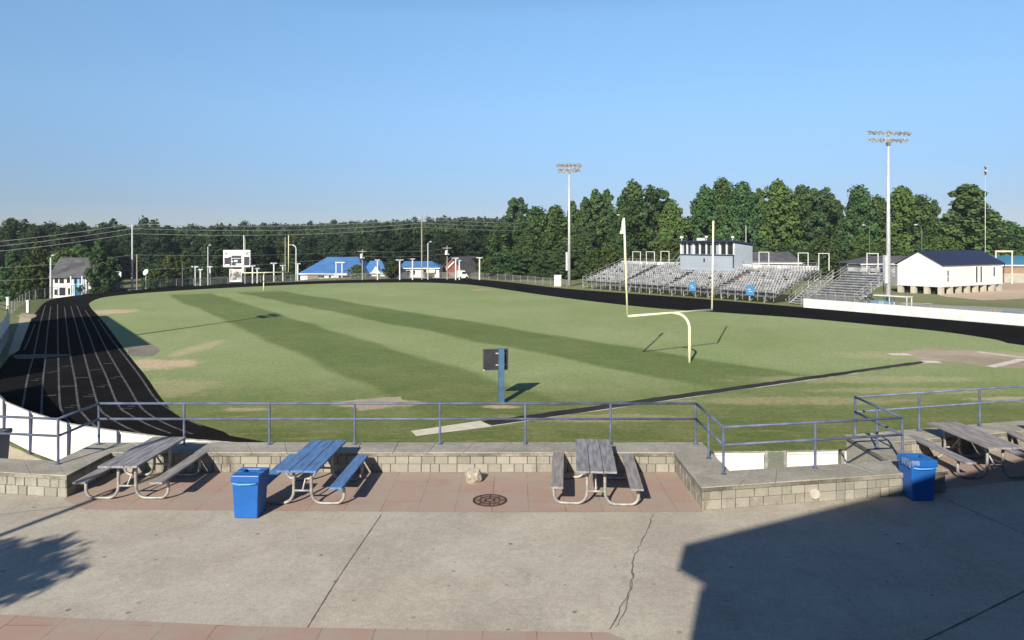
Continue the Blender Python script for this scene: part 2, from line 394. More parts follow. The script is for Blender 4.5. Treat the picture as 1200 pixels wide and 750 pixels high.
def leaf_material(name, a, b_, trans=.25):
    m, nt, b, out = nodemat(name); n = N(nt); co = n.coord()
    oi = n.new('ShaderNodeObjectInfo'); at_ = n.new('ShaderNodeAttribute', attribute_name='tone')
    f = n.math('ADD', n.math('MULTIPLY', at_.outputs['Fac'], .75), n.math('MULTIPLY', oi.outputs['Random'], .25))
    col = n.mix(f, a, b_)
    r2 = n.math('FRACT', n.math('MULTIPLY', oi.outputs['Random'], 7.31))
    col = n.mix(n.math('MULTIPLY', n.ramp(oi.outputs['Random'], .35, 1.), .55), col, tuple(x * y for x, y in zip(b_, (.55, .80, 1.05))))
    col = n.mix(n.math('MULTIPLY', n.ramp(r2, .45, 1.), .65), col, tuple(x * y for x, y in zip(b_, (1.18, 1.10, .85))))
    n.link(col, b.inputs['Base Color']); b.inputs['Roughness'].default_value = .7; b.inputs['Specular IOR Level'].default_value = .2
    tl = n.new('ShaderNodeBsdfTranslucent'); n.link(n.mix(.5, col, (.05, .085, .02)), tl.inputs[0])
    mx = n.new('ShaderNodeMixShader'); mx.inputs[0].default_value = trans
    n.link(b.outputs[0], mx.inputs[1]); n.link(tl.outputs[0], mx.inputs[2]); n.link(mx.outputs[0], out.inputs[0])
    return m
M_LEAF = leaf_material('broadleaf', (.024, .048, .014), (.105, .175, .052))
M_PINE = leaf_material('pine_needles', (.020, .040, .014), (.084, .138, .048), .15)
M_FOREST = leaf_material('forest_leaves', (.015, .028, .013), (.042, .070, .030), .15)
M_EDGE = leaf_material('wood_edge_leaves', (.009, .018, .009), (.040, .068, .027), .15)
M_BRIGHT = leaf_material('young_leaves', (.030, .050, .012), (.070, .100, .026))

# ================================================================== THE SETTING
def grid_axis(a, b, c0, c1, fine, coarse, far):
    xs = set(np.arange(c0, c1 + .1, fine)); x = c0
    while x > a: x -= coarse if x > c0 - 600 else far; xs.add(x)
    x = c1
    while x < b: x += coarse if x < c1 + 600 else far; xs.add(x)
    return np.array(sorted(xs))
gx = grid_axis(-4200, 4200, -140, 140, 5, 20, 400); gy = grid_axis(-1500, 5000, -20, 240, 5, 20, 400)
XX, YY = np.meshgrid(gx, gy); ZZ = gz(XX, YY)
nx, ny = len(gx), len(gy)
me = D.meshes.new('ground'); V = np.stack([XX, YY, ZZ], -1).reshape(-1, 3)
idx = np.arange(nx * ny).reshape(ny, nx)
Fq = np.stack([idx[:-1, :-1], idx[:-1, 1:], idx[1:, 1:], idx[1:, :-1]], -1).reshape(-1, 4)
me.from_pydata(V.tolist(), [], Fq.tolist()); me.materials.append(M_GRASS)
go = D.objects.new('ground', me); COL.objects.link(go); tag(go, kind='structure')

g = lambda *l: [G(u, v) for u, v in l]
OUT_FAR = g((36, 376), (42, 366), (60, 351), (105, 344.5), (150, 340.5), (200, 336.5), (250, 334), (300, 332), (350, 330), (400, 328.3), (470, 326.8), (520, 326.5), (560, 327.6), (600, 331), (660, 338), (760, 345.5), (850, 352.5), (940, 360), (1060, 370), (1200, 383))
out_near = [Vector(p) for p in ((62.9, 41.2), (60, 33), (50, 25), (34, 21.8), (20, 21.3), (9, 21.1), (0, 21.0), (-5, 21.3), (-10.3, 22.5), (-14.8, 24.4), (-19.3, 27.9), (-24, 33.2), (-28.3, 39.4))] + g((12, 417), (22, 410))
inn = g((1200, 405)) + [Vector(p) for p in ((44, 46), (42, 38.5), (36, 30), (28, 26.2), (15, 23.5), (2, 23.8))] + \
      g((310, 518), (262, 506), (222, 493), (204, 484), (187, 464), (171, 441)) + g((154, 420), (139, 400), (127, 384), (116, 371), (106, 360), (106, 354.5), (122, 348.5), (160, 344.2), (210, 340.6), (250, 338.3), (300, 335.8), (350, 333.6), (400, 331.9), (450, 331.2), (500, 331.3), (540, 333), (570, 336), (600, 340.5), (660, 349), (760, 360.5), (850, 366.7), (940, 373), (1020, 380.5), (1100, 388.3), (1166, 398))
outer = catmull(OUT_FAR + out_near, 1.5, True); inner = catmull(inn, 1.0, True)
tag(sheet('running_track', outer, GZ + .006, M_TRACK), kind='structure')
tag(sheet('football_field', inner, GZ + .012, M_FIELD), kind='structure')

# lane lines traced on the ground, carried on round the near turn
def crop1(l): return [(x / 5, 340 + y / 5) for x, y in l]
def crop2(l): return [(x / 5, 460 + y / 5) for x, y in l]
lanes = [crop1([(205, 200), (165, 300), (140, 350)]),
         crop1([(265, 90), (235, 200), (200, 370), (165, 500), (140, 640)]) + crop2([(128, 110), (150, 175)]),
         crop1([(298, 95), (280, 230), (262, 420), (250, 560), (243, 720)]) + crop2([(255, 165), (290, 205)]),
         crop1([(337, 85), (338, 250), (342, 420), (347, 600)]) + crop2([(355, 90), (385, 150), (440, 205)]),
         crop1([(378, 100), (395, 250), (415, 400), (440, 530)]) + crop2([(460, 80), (490, 130), (560, 200), (640, 235)]),
         crop1([(415, 95), (450, 220), (490, 370), (530, 520)]) + crop2([(580, 85), (640, 145), (740, 205), (840, 245)]),
         crop1([(450, 90), (520, 260), (560, 370), (620, 500)]) + crop2([(690, 70), (760, 130), (880, 195), (1000, 240)]),
         crop1([(500, 120), (545, 190), (620, 340), (700, 480), (760, 580)]) + crop2([(820, 80), (900, 145), (1020, 205), (1130, 245)]),
         crop1([(575, 170), (640, 270), (740, 400), (820, 505)]) + crop2([(905, 30), (980, 90), (1080, 150), (1180, 195)])]
mb = MB()
for l in lanes:
    pts = catmull([G(u, v) for u, v in l], .6)
    ribbon(mb, pts, .095, GZ + .010)
for (u0, v0, u1, v1) in ((53, 464, 66, 463), (72, 453, 87, 452.5), (89, 443, 104, 442.5), (105, 434, 118, 433), (121, 426.5, 132, 426)):
    a, b = G(u0, v0), G(u1, v1); ribbon(mb, [a, a.lerp(b, .5), b], .16, GZ + .0105)
lo = mb.build('lane_markings', M_LANE); tag(lo, kind='structure')
mb = MB()
for i, (u, v) in enumerate(((82, 478), (103, 465), (119, 453.5), (134, 443.5), (41, 446), (60, 437), (77, 430), (150, 479))):
    c = G(u, v); k = .26
    for q_ in (.0, .45): ribbon(mb, [Vector((c.x - k, c.y + q_)), Vector((c.x, c.y + q_ + .05)), Vector((c.x + k * random.uniform(.2, 1), c.y + q_))], .10, GZ + .0108)
tag(mb.build('lane_number_markings', M_LANE), kind='structure')

def irregular(pts, z, name, m, jit=.12):
    P = []
    n = len(pts)
    for i in range(n):
        a, b = pts[i], pts[(i + 1) % n]; k = max(2, int((b - a).length / .5))
        for j in range(k):
            p = a.lerp(b, j / k); P.append(Vector((p.x + random.uniform(-jit, jit), p.y + random.uniform(-jit, jit))))
    return tag(sheet(name, P, z, m), kind='structure')
# jump runway with its cream run-up mat, sand pits
run = [G(570, 496.5), G(1085, 424)]
d = (run[1] - run[0]).normalized(); nn = Vector((-d.y, d.x))
ra, rb = run[0], run[1]
irregular([ra - nn * .42, rb - nn * .26, rb + nn * .26, ra + nn * .42], GZ + .016, 'jump_runway', concrete('runway_rubber', (.012, .012, .012), (.030, .028, .025), spots=False, warm=(.07, .06, .045), scale=.5), .07)
mb = MB(); e0, e1 = ra - nn * .50, rb - nn * .36; ribbon(mb, [e0.lerp(e1, k / 30) for k in range(31)], .13, GZ + .0175)
tag(mb.build('runway_edge_line', mat('worn_edge_paint', (.50, .47, .38), (.17, .18, .09), .35, .9, lo=.42, hi=.58)), kind='structure')
irregular(g((481, 505.5), (488, 511.5), (577, 500.3), (563, 493.6)), GZ + .020, 'runway_mat', M_CREAM, .015)
irregular(g((1040, 416), (1082, 408.5), (1100, 408), (1166, 413), (1200, 417), (1230, 420), (1225, 431), (1176, 431), (1150, 429), (1110, 424), (1078, 422), (1070, 418)), GZ + .018, 'sand_pit', M_SAND, .15)
mb = MB()
for a, b in (((1042, 415.5), (1066, 415.5)), ((1145, 412.5), (1200, 419.5)), ((1160, 430.5), (1200, 421)), ((1080, 424), (1102, 424.8))):
    p, q = G(*a), G(*b); ribbon(mb, [p, p.lerp(q, .5), q], .55 if a[0] > 1100 else .9, GZ + .022)
pb = mb.build('pit_border', mat('pit_border_paint', (.66, .62, .54), (.5, .45, .38), 1.2, .8)); tag(pb, kind='structure')
irregular(g((402, 472), (450, 465.5), (470, 465), (482, 474), (424, 481.5)), GZ + .0165, 'worn_pit', M_SAND, .12)
irregular(g((546, 339), (570, 338.3), (582, 340.2), (560, 341)), GZ + .0165, 'pale_pad', M_SAND, .2)
# apron of the long-jump at the left bend, painted sunlit strip across the track
irregular(g((146, 407), (160, 404), (180, 405), (189, 412), (178, 417.5), (154, 418)), GZ + .0165, 'grey_asphalt_patch', concrete('worn_asphalt', (.13, .12, .105), (.22, .20, .17), spots=False, warm=(.32, .26, .18)), .14)
irregular(g((14, 416), (30, 415.5), (80, 414.5), (82, 417), (45, 420), (18, 421)), GZ + .0085, 'sunlit_strip', concrete('sunlit_track', (.06, .057, .055), (.12, .112, .105), spots=False, warm=(.16, .14, .12)), .15)  # sunlit gap between shadows, painted as a paler strip
irregular(g((9, 417), (22, 378), (23, 370), (38, 371), (35, 377), (22, 411)), GZ + .011, 'stand_walkway', M_WALK, .05)
irregular(g((20, 371), (26, 367), (43, 369), (40, 373)), GZ + .014, 'sandy_patch', M_SAND, .1)
# gravel / dirt yard and road on the right, strip of lawn in front of it
irregular(g((1100, 347), (1108, 341.5), (1130, 338), (1165, 333.5), (1175, 322), (1260, 318), (1320, 345), (1250, 348), (1200, 350), (1188, 351), (1150, 352)), GZ + .02, 'dirt_yard', M_DIRT, .3)
irregular(g((1052, 357), (1060, 354.5), (1092, 355.5), (1095, 357)), GZ + .02, 'rubble_ground', M_DIRT, .2)
irregular(g((1066, 357), (1140, 358.8), (1200, 362), (1290, 368), (1290, 376), (1200, 370), (1120, 363.5)), GZ + .02, 'service_path', concrete('grey_path', (.26, .25, .23), (.32, .31, .29), spots=False), .05)

# ------------------------------------------------------------------ patio
B = [Vector(p) for p in ((-30, 17.8), (-8.85, 14.4), (-8.85, 16.0), (3.6, 16.0), (3.6, 13.7), (8.8, 14.72), (8.8, 16.85), (30, 22.6))]
def offset(poly, dist):
    out = []; n = len(poly)
    for i, p in enumerate(poly):
        ns = []
        if i > 0: t = (p - poly[i - 1]).normalized(); ns.append(Vector((-t.y, t.x)))
        if i < n - 1: t = (poly[i + 1] - p).normalized(); ns.append(Vector((-t.y, t.x)))
        if len(ns) == 1: out.append(p + ns[0] * dist)
        else:
            m = (ns[0] + ns[1]); m = m / m.length_squared * 2; out.append(p + m * dist)
    return out
pat = offset(B, .04)
mb = MB(); mb.prism([tuple(p) for p in ([Vector((-30, -34)), Vector((30, -34))] + list(reversed(pat)))], GZ - .3, 0)
po = mb.build('patio', M_PATIO); tag(po, kind='structure')
# pink paver bands
irregular([Vector(p) for p in ((-8.84, 14.3), (-8.84, 15.99), (3.59, 15.99), (3.59, 13.62), (0, 13.60), (-4, 13.66), (-8.1, 13.75))], .004, 'paver_strip', M_PAVER, .006)
irregular([Vector(p) for p in ((8.83, 14.9), (8.83, 16.84), (13.9, 18.2), (14.2, 16.4))], .004, 'paver_strip', M_PAVER, .006)
irregular([Vector(p) for p in ((-12, 10.25), (-6.9, 9.82), (-3.4, 9.52), (0, 9.40), (1.25, 9.37), (1.45, 9.2), (1.5, 7.4), (-12, 7.4))], .004, 'paver_strip', M_PAVER, .006)
# joints and cracks: thin dark sheets
mb = MB()
def crack(pts, w, z=.0035, jit=0):
    P = catmull(pts, .12)
    P = [Vector((p.x + random.uniform(-jit, jit), p.y + random.uniform(-jit, jit))) for p in P]
    V = []; F = []
    for i, p in enumerate(P):
        t = (P[min(i + 1, len(P) - 1)] - P[max(i - 1, 0)]).normalized(); nv = Vector((-t.y, t.x)) * w * random.uniform(.5, 1.2) / 2
        V += [(p.x - nv.x, p.y - nv.y, z), (p.x + nv.x, p.y + nv.y, z)]
    for i in range(len(P) - 1): F.append((2 * i, 2 * i + 2, 2 * i + 3, 2 * i + 1))
    mb.add(V, F)
P0 = lambda u, v: G(u, v, 0)
crack([P0(357, 741), P0(400, 672), P0(447, 603)], .022)
crack([P0(716, 738), P0(724, 718), P0(735, 700), P0(741, 676), P0(744, 652), P0(757, 625), P0(766, 602)], .022, jit=.022)
crack([P0(722, 735), P0(733, 715), P0(740, 690), P0(742, 672)], .014, .0037, jit=.02)
crack([P0(1060, 762), P0(1130, 728), P0(1210, 688)], .03)
crack([P0(1112, 587), P0(1160, 608), P0(1215, 632)], .025)
crack([P0(-5, 604), P0(60, 596), P0(110, 590)], .02)
jo = mb.build('slab_joints', mat('joint_dirt', (.16, .14, .12), (.09, .08, .07), 6, .95)); tag(jo, kind='structure')
# ground between retaining wall and track fence
irregular([Vector(p) for p in ((-25, 33), (-19.6, 27.7), (-14.9, 24.1), (-10.3, 22.2), (-5, 21.0), (10, 20.8), (20, 21), (20, 17), (4, 13), (-8, 14), (-29, 16))], GZ + .004, 'tan_walkway', M_WALK, .03)

# ------------------------------------------------------------------ retaining wall with its capping
wall = thing('retaining_wall', 'long low split-block wall with grey concrete capping round the patio', 'wall', (0, 0, 0))
i0, i1, i2, i3 = offset(B, .012), offset(B, .03), offset(B, .76), offset(B, -.03)
i4 = offset(B, .80)
mb = MB(); mc = MB()
for k in range(len(B) - 1):
    mb.prism([tuple(i1[k]), tuple(i1[k + 1]), tuple(i2[k + 1]), tuple(i2[k])], GZ - .3, .368)
    mc.prism([tuple(i0[k]), tuple(i0[k + 1]), tuple(i1[k + 1]), tuple(i1[k])], -.02, .366)
mb.build('concrete_backing', M_RETAIN, wall); mc.build('mortar', M_MORTAR, wall)
i0b, i2b = offset(B, -.034), offset(B, .804)
bd = MB()
for k in range(len(B) - 1): bd.prism([tuple(i0b[k]), tuple(i0b[k + 1]), tuple(i2b[k + 1]), tuple(i2b[k])], .3665, .4265)
bd.build('bed_course', concrete('stained_concrete', (.095, .088, .072), (.26, .24, .195), spots=False, warm=(.09, .083, .068), scale=1.7), wall)
cp = MB()
for k in range(len(B) - 1):
    L = (B[k + 1] - B[k]).length; n = max(1, round(L / .80)); gp = .004 / L
    for j in range(n):
        t0 = j / n + (gp if j else 0); t1 = (j + 1) / n - (gp if j < n - 1 else 0); dz = random.uniform(-.004, .004)
        q = [i3[k].lerp(i3[k + 1], t0), i3[k].lerp(i3[k + 1], t1), i4[k].lerp(i4[k + 1], t1), i4[k].lerp(i4[k + 1], t0)]
        cp.prism([tuple(p) for p in q], .427, .45 + dz)
cp.build('capping', M_CAP, wall, bevel=.008)
bl = MB(); tones = []
rb_ = random.Random(5)
for k in range(len(B) - 1):
    a, b = B[k], B[k + 1]; t = (b - a).normalized(); nv = Vector((-t.y, t.x)); L = (b - a).length; rz = math.atan2(t.y, t.x)
    for row, (z0, z1) in enumerate(((.004, .182), (.190, .364))):
        x = 0.
        while x < L - .03:
            wdt = min(rb_.choice((.20, .20, .29, .29, .29, .39)), L - x)
            if L - x - wdt < .08: wdt = L - x
            c = a + t * (x + wdt / 2) + nv * (.02 + rb_.uniform(-.006, .006))
            n0 = len(bl.f); bl.box((c.x, c.y, (z0 + z1) / 2), (wdt - .018, .045, z1 - z0), rz, rb_.uniform(-.02, .02), 0)
            tones += [rb_.choice((rb_.uniform(.35, 1), rb_.uniform(.15, .9)))] * (len(bl.f) - n0); x += wdt
bo = bl.build('block_course', M_BLOCK, wall, bevel=.006)
aa = bo.data.attributes.new('tone', 'FLOAT', 'FACE')
if len(aa.data) == len(tones): aa.data.foreach_set('value', tones)
v0 = G(973, 590, .13); m_ = MB(); c = B[4].lerp(B[5], .44)
dirn = (B[5] - B[4]).normalized(); m_.tube([(c.x, c.y + .03, .17), (c.x + dirn.y * .05, c.y - .05, .17)], .095, 20)
m_.build('drain_cap', mat('pale_pipe_cap', (.44, .41, .35), (.36, .33, .27), 5, .8), wall, smooth=True)

# ------------------------------------------------------------------ guard rail
rail = thing('guard_rail', 'long two-bar blue pipe guard rail standing on the wall capping', 'railing', (0, 0, 0))
RP = offset(B, .61)
for z, nm in ((1.39, 'top_rail'), (1.035, 'middle_rail')):
    m_ = MB()
    for k in range(len(RP) - 1):
        m_.tube([(RP[k].x, RP[k].y, z), (RP[k + 1].x, RP[k + 1].y, z)], .027, 10)
        m_.ball((RP[k].x, RP[k].y, z), .0275, n=10)
    m_.build(nm, M_RAIL, rail, smooth=True)
for k in range(len(RP) - 1):
    L = (RP[k + 1] - RP[k]).length; n = max(1, round(L / 1.93)) if k not in (1, 3, 4, 5) else (1 if k == 1 else 2)
    for j in range(n):
        p = RP[k].lerp(RP[k + 1], j / n)
        if abs(p.x) > 14.5: continue
        m_ = MB(); m_.tube([(p.x, p.y, .44), (p.x, p.y, 1.385)], .027, 10); m_.lathe([(.06, .447), (.06, .462), (.03, .468)], 12, (p.x, p.y, 0))
        m_.build('post', M_RAIL, rail, smooth=False)

# ------------------------------------------------------------------ picnic tables
def picnic_table(label, x, y, rz, wood, wood2, L=2.2, bx=.74, split=False):
    t = thing('picnic_table', label, 'picnic table', (x, y, .004), rz, 'picnic tables on the patio')
    r = random.Random(int(abs(x) * 1000))
    m_ = MB()
    for i in (-1, 0, 1): m_.box((i * .257, r.uniform(-.012, .012), .745 + r.uniform(-.003, .003)), (.245, L + r.uniform(-.015, .015), .04), r.uniform(-.002, .002), 0, r.uniform(-.012, .012))
    m_.build('table_top', wood, t, bevel=.006)
    for s in (-1, 1):
        m_ = MB(); m_.box((s * bx, 0, .435), (.245, L, .04)); m_.build('bench_seat', wood2, t, bevel=.006)
    yy = L / 2 - .36
    for e in (-1, 1):
        m_ = MB()
        for s in (-1, 1):
            pts = [(s * .17, e * yy, .725)]
            # down, round the foot, out along the ground and up under the bench
            pts += [(s * .17, e * yy, z) for z in (.5, .28)]
            for a in np.linspace(0, 90, 7)[1:]: pts.append((s * (.17 + .20 * (1 - math.cos(R(a)))), e * yy, .28 - (.28 - .032) * math.sin(R(a)) ** .9))
            pts += [(s * .52, e * yy, .032), (s * .66, e * yy, .036)]
            for a in np.linspace(0, 90, 7)[1:]: pts.append((s * (.66 + .15 * math.sin(R(a))), e * yy, .036 + .16 * (1 - math.cos(R(a)))))
            pts += [(s * .81, e * yy, .30), (s * .785, e * yy, .40)]
            m_.tube(pts, .03, 10)
            m_.box((s * bx, e * yy, .405), (.20, .05, .018))
        m_.box((0, e * yy, .71), (.66, .05, .03)); m_.tube([(-.17, e * yy, .27), (.17, e * yy, .27)], .022, 8)
        m_.build('leg_frame', M_GALV, t, smooth=True)
    for e in (-1, 1):
        m_ = MB(); m_.tube([(0, e * yy, .27), (0, e * .25, .715)], .018, 8); m_.build('brace', M_GALV, t, smooth=True)
    return t
picnic_table('grey weathered picnic table at the left, beside the shaded wall return', -7.58, 15.0, 0, M_WOODGREY, M_WOODGREY2, 2.15)
picnic_table('faded blue painted picnic table behind the square blue bin', -4.02, 14.72, R(-2), M_WOODBLUE, M_WOODBLUE, 2.15)
picnic_table('grey weathered picnic table standing alone right of the drain grate', 1.68, 14.75, R(-4.5), M_WOODGREY, M_WOODGREY2, 2.3, .75)
picnic_table('grey brown picnic table half in building shade, next to the shaded blue bin', 10.35, 16.3, R(1), M_WOODGREY2, M_WOODGREY, 2.2, .76)
picnic_table('shaded picnic table cut off by the right edge of the photo', 12.78, 16.75, R(-10), M_WOODGREY2, M_WOODGREY2, 2.0)

# ------------------------------------------------------------------ bins, stone, grate
t = thing('trash_bin', 'bright blue square trash bin with open-topped lid before the blue table', 'bin', (-4.87, 13.5, .004), R(-2), 'blue bins on the patio')
m_ = MB(); m_.hexa([(-.215, -.215, 0), (.215, -.215, 0), (.215, .215, 0), (-.215, .215, 0)], [(-.245, -.245, .68), (.245, -.245, .68), (.245, .245, .68), (-.245, .245, .68)])
m_.build('body', M_BIN, t, bevel=.02)
m_ = MB(); lo_, hi_ = .665, .80
for (x0, x1, y0, y1) in ((-.265, .265, -.265, -.03), (-.265, .265, .17, .265), (-.265, -.12, -.03, .17), (.12, .265, -.03, .17)):
    m_.prism([(x0, y0), (x1, y0), (x1, y1), (x0, y1)], lo_, hi_)
lid = m_.build('lid', M_BIN, t, bevel=.018)
m_ = MB(); m_.box((0, .07, .72), (.25, .21, .02)); m_.build('opening', M_BLACK, t)
m_ = MB(); m_.box((0.02, .05, .738), (.14, .09, .012), .3); m_.build('paper_scrap', M_WHITE, t)
m_ = MB(); m_.tube([(-.225, -.262, .655), (-.10, -.285, .64), (.10, -.285, .645), (.215, -.262, .655)], .016, 8); m_.build('handle', mat('light_blue_plastic', (.10, .32, .72), None, 3, .4), t, smooth=True)

bin1 = t
t = dup(bin1, (8.05, 14.42, .004), R(1), 'blue square trash bin in the building shade by the right wall corner')
m_ = MB()
for k in range(7):
    x0_ = -.268 + .008 * (k % 2); y0_ = -.27 + k * .045
    m_.add([(x0_, y0_, .80), (x0_ - .012, y0_ + .05, .805), (x0_ - .018, y0_ + .05, .66 + .03 * (k % 3)), (x0_ - .008, y0_, .65)], [(0, 1, 2, 3)])
for k in range(4): m_.add([(-.262 + k * .04, -.270, .80), (-.222 + k * .04, -.272, .80), (-.222 + k * .04, -.278, .69 + .03 * (k % 2)), (-.262 + k * .04, -.276, .70)], [(0, 1, 2, 3)])
m_.build('bin_liner', mat('clear_liner', (.16, .21, .34), (.04, .10, .28), 14, .4), t)

# broken pale stone block lying at the wall
bm = bmesh.new(); bmesh.ops.create_icosphere(bm, subdivisions=3, radius=1)
rr = random.Random(3)
from mathutils import noise as mnoise
for v in bm.verts:
    q = v.co.copy(); n_ = max(abs(q.x), abs(q.y), abs(q.z)); q = q.lerp(q / n_, .55) if n_ else q
    q *= 1 + .22 * mnoise.noise(v.co * 1.7 + Vector((3, 1, 2))) + .08 * mnoise.noise(v.co * 5)
    v.co = Vector((q.x * .155, q.y * .13, max(q.z, -.8) * .15))
for (ux, vy, sx) in ((540, 566, 0),):
    pass
me = D.meshes.new('stone_block'); bm.to_mesh(me); bm.free(); me.materials.append(M_STONE)
o = D.objects.new('stone_block', me); COL.objects.link(o); p = P0(555, 565); o.location = (p.x, p.y, .125); o.rotation_euler = (.2, -.15, .4)
tag(o, 'broken pale stone block lying against the low wall near the drain grate', 'stone block')

dr = thing('drain_grate', 'round rusty iron drain grate with spokes set in pink paving', 'drain grate', (*P0(574, 587), .006))
m_ = MB(); 
def ring(mb, r0, r1, z0, z1, n=40):
    V = []; F = []
    for k in range(n):
        a = 2 * math.pi * k / n; c_, s_ = math.cos(a), math.sin(a)
        V += [(r0 * c_, r0 * s_, z0), (r1 * c_, r1 * s_, z0), (r1 * c_, r1 * s_, z1), (r0 * c_, r0 * s_, z1)]
    for k in range(n):
        j = (k + 1) % n
        for e in range(4): F.append((4 * k + e, 4 * k + (e + 1) % 4, 4 * j + (e + 1) % 4, 4 * j + e))
    mb.add(V, F)
ring(m_, .30, .335, 0, .016); m_.build('rim', M_IRON, dr)
m_ = MB(); m_.lathe([(.305, .001), (.305, .003)], 40); m_.build('cover_plate', mat('rusty_plate', (.27, .17, .14), (.17, .11, .09), 8, .85), dr)
m_ = MB()
for k in range(8): a = k * math.pi / 4; m_.box((.19 * math.cos(a), .19 * math.sin(a), .009), (.22, .022, .012), a)
ring(m_, .075, .10, .003, .015, 24); ring(m_, .19, .21, .003, .0142, 32); m_.build('spokes', M_IRON, dr)

# ------------------------------------------------------------------ white panelled fence along the near bend
fe = thing('panel_fence', 'white panelled fence with blue posts below the patio wall', 'fence', (0, 0, 0))
fp = [Vector(p) for p in ((-26.2, 36.0), (-24, 33), (-21.7, 30.2), (-19.4, 27.7), (-17.2, 25.9), (-14.8, 24.2), (-12.6, 23.2), (-10.4, 22.35), (-8, 21.75), (-5.5, 21.3), (-2.5, 21.0), (.5, 20.86), (3.9, 20.8), (5.75, 20.83), (7.33, 20.87), (7.87, 20.9), (9.6, 21.05), (11.5, 21.3), (14, 21.8))]
for i, p in enumerate(fp):
    m_ = MB(); m_.tube([(p.x, p.y, GZ), (p.x, p.y, -.90)], .05, 8); m_.build('post', mat('navy_post_paint', (.045, .06, .13), (.03, .04, .08), 2, .5) if i < 11 else M_GALV, fe)
m_ = MB()
for a, b in zip(fp, fp[1:]): m_.tube([(a.x, a.y, -.93), (b.x, b.y, -.93)], .022, 6)
m_.build('top_rail', M_GALV, fe)
for i, (a, b) in enumerate(zip(fp, fp[1:])):
    c = (a + b) / 2; t_ = (b - a); rz = math.atan2(t_.y, t_.x); L = t_.length; nv = Vector((-t_.y, t_.x)).normalized() * .06
    if i == 14:
        m_ = MB(); m_.box((c.x, c.y, -1.65), (L, .004, 1.4), rz); m_.build('chain_link_mesh', M_CHAIN, fe); continue
    m_ = MB(); m_.box((c.x + nv.x, c.y + nv.y, -1.66 + .0), (L - .10, .03, 1.40), rz, R(-2)); pnl = m_.build('panel', M_WHITE, fe, bevel=.005)
    m_ = MB(); m_.box((c.x + nv.x, c.y + nv.y - .012, -.985), (L - .10, .05, .07), rz); m_.build('edge_strip', M_WHITE, pnl)
    if i == 6:
        m_ = MB(); m_.box((c.x + nv.x * 1.5 + t_.x * .15, c.y + nv.y * 1.5 + t_.y * .15, -1.55), (L * .5, .03, .9), rz); m_.build('blue_banner', M_SIGNBLUE, pnl)

# landing and blue bin seen past the wall at the left edge
m_ = MB(); m_.hexa([(-16, 15.9, GZ - .2), (-10.1, 15.1, GZ - .2), (-10.1, 17.0, GZ - .2), (-16, 18.6, GZ - .2)], [(-16, 15.9, -.35), (-10.1, 15.1, -.45), (-10.1, 17.0, -.9), (-16, 18.6, -.4)])
tag(m_.build('ramp_landing', M_WALK), kind='structure')
t = thing('trash_can', 'dark navy bin just past the wall at the far left edge', 'bin', (-11.75, 16.3, -.40), R(8))
m_ = MB(); m_.hexa([(-.24, -.24, 0), (.24, -.24, 0), (.24, .24, 0), (-.24, .24, 0)], [(-.30, -.30, 1.12), (.30, -.30, 1.12), (.30, .30, 1.12), (-.30, .30, 1.12)]); m_.build('body', mat('navy_plastic', (.015, .03, .11), (.01, .02, .08), 3, .5), t, bevel=.02)
m_ = MB(); m_.box((0, 0, 1.17), (.66, .66, .10)); m_.build('lid', mat('grey_plastic', (.10, .11, .12), None, 3, .6), t, bevel=.02)

# ================================================================== FIELD OBJECTS
def goal(label, foot, back, flag=False, h_up=6.1, hw=3.56, reach=1.98):
    """gooseneck post: foot behind the end line, crossbar towards the field (back = direction of play)"""
    fw = back; rz = math.atan2(fw.y, fw.x)
    t = thing('goalpost', label, 'goalpost', (foot.x, foot.y, GZ + .012), rz, 'football goalposts')
    m_ = MB(); pts = [(0, 0, 0), (0, 0, 1.2), (0, 0, 2.15)]
    for a in np.linspace(0, 90, 9)[1:]: pts.append((1.0 * (1 - math.cos(R(a))), 0, 2.15 + .88 * math.sin(R(a))))
    pts += [(reach - .4, 0, 3.04), (reach, 0, 3.05)]; m_.tube(pts, .085, 14); m_.build('gooseneck', M_YELLOW, t, smooth=True)
    m_ = MB(); m_.tube([(reach, -hw, 3.05), (reach, hw, 3.05)], .07, 12); m_.build('crossbar', M_YELLOW, t, smooth=True)
    for s in (-1, 1):
        m_ = MB(); lean = .48 if (flag and s > 0) else (.10 if flag else 0); m_.tube([(reach, s * hw, 3.0), (reach - lean * .4, s * hw + s * lean, 3.05 + h_up)], .06, 12); u = m_.build('upright', M_YELLOW, t, smooth=True)
        if flag and s > 0:
            f_ = MB(); zt = 3.05 + h_up
            V = []
            for k in range(7):
                z = zt - k * .16; wv = .03 * math.sin(k * 1.4)
                V += [(reach - lean * .4, s * hw + s * lean + .03, z), (reach - lean * .4 + wv + .04, s * hw + s * lean + .06 + .22 * min(k, 5) / 5, z - .03)]
            f_.add(V, [(2 * k, 2 * k + 1, 2 * k + 3, 2 * k + 2) for k in range(6)]); f_.build('wind_ribbon', mat('ribbon_cloth', (.75, .73, .62), None, 2, .8), u)
    return t
goal('pale yellow gooseneck goalpost nearest the patio, with a wind ribbon', G(808, 425), Vector((-.574, .819)), True, hw=3.98, reach=1.5)
goal('small far yellow goalpost before the scoreboard at the opposite end', G(309, 340.5), -AX)

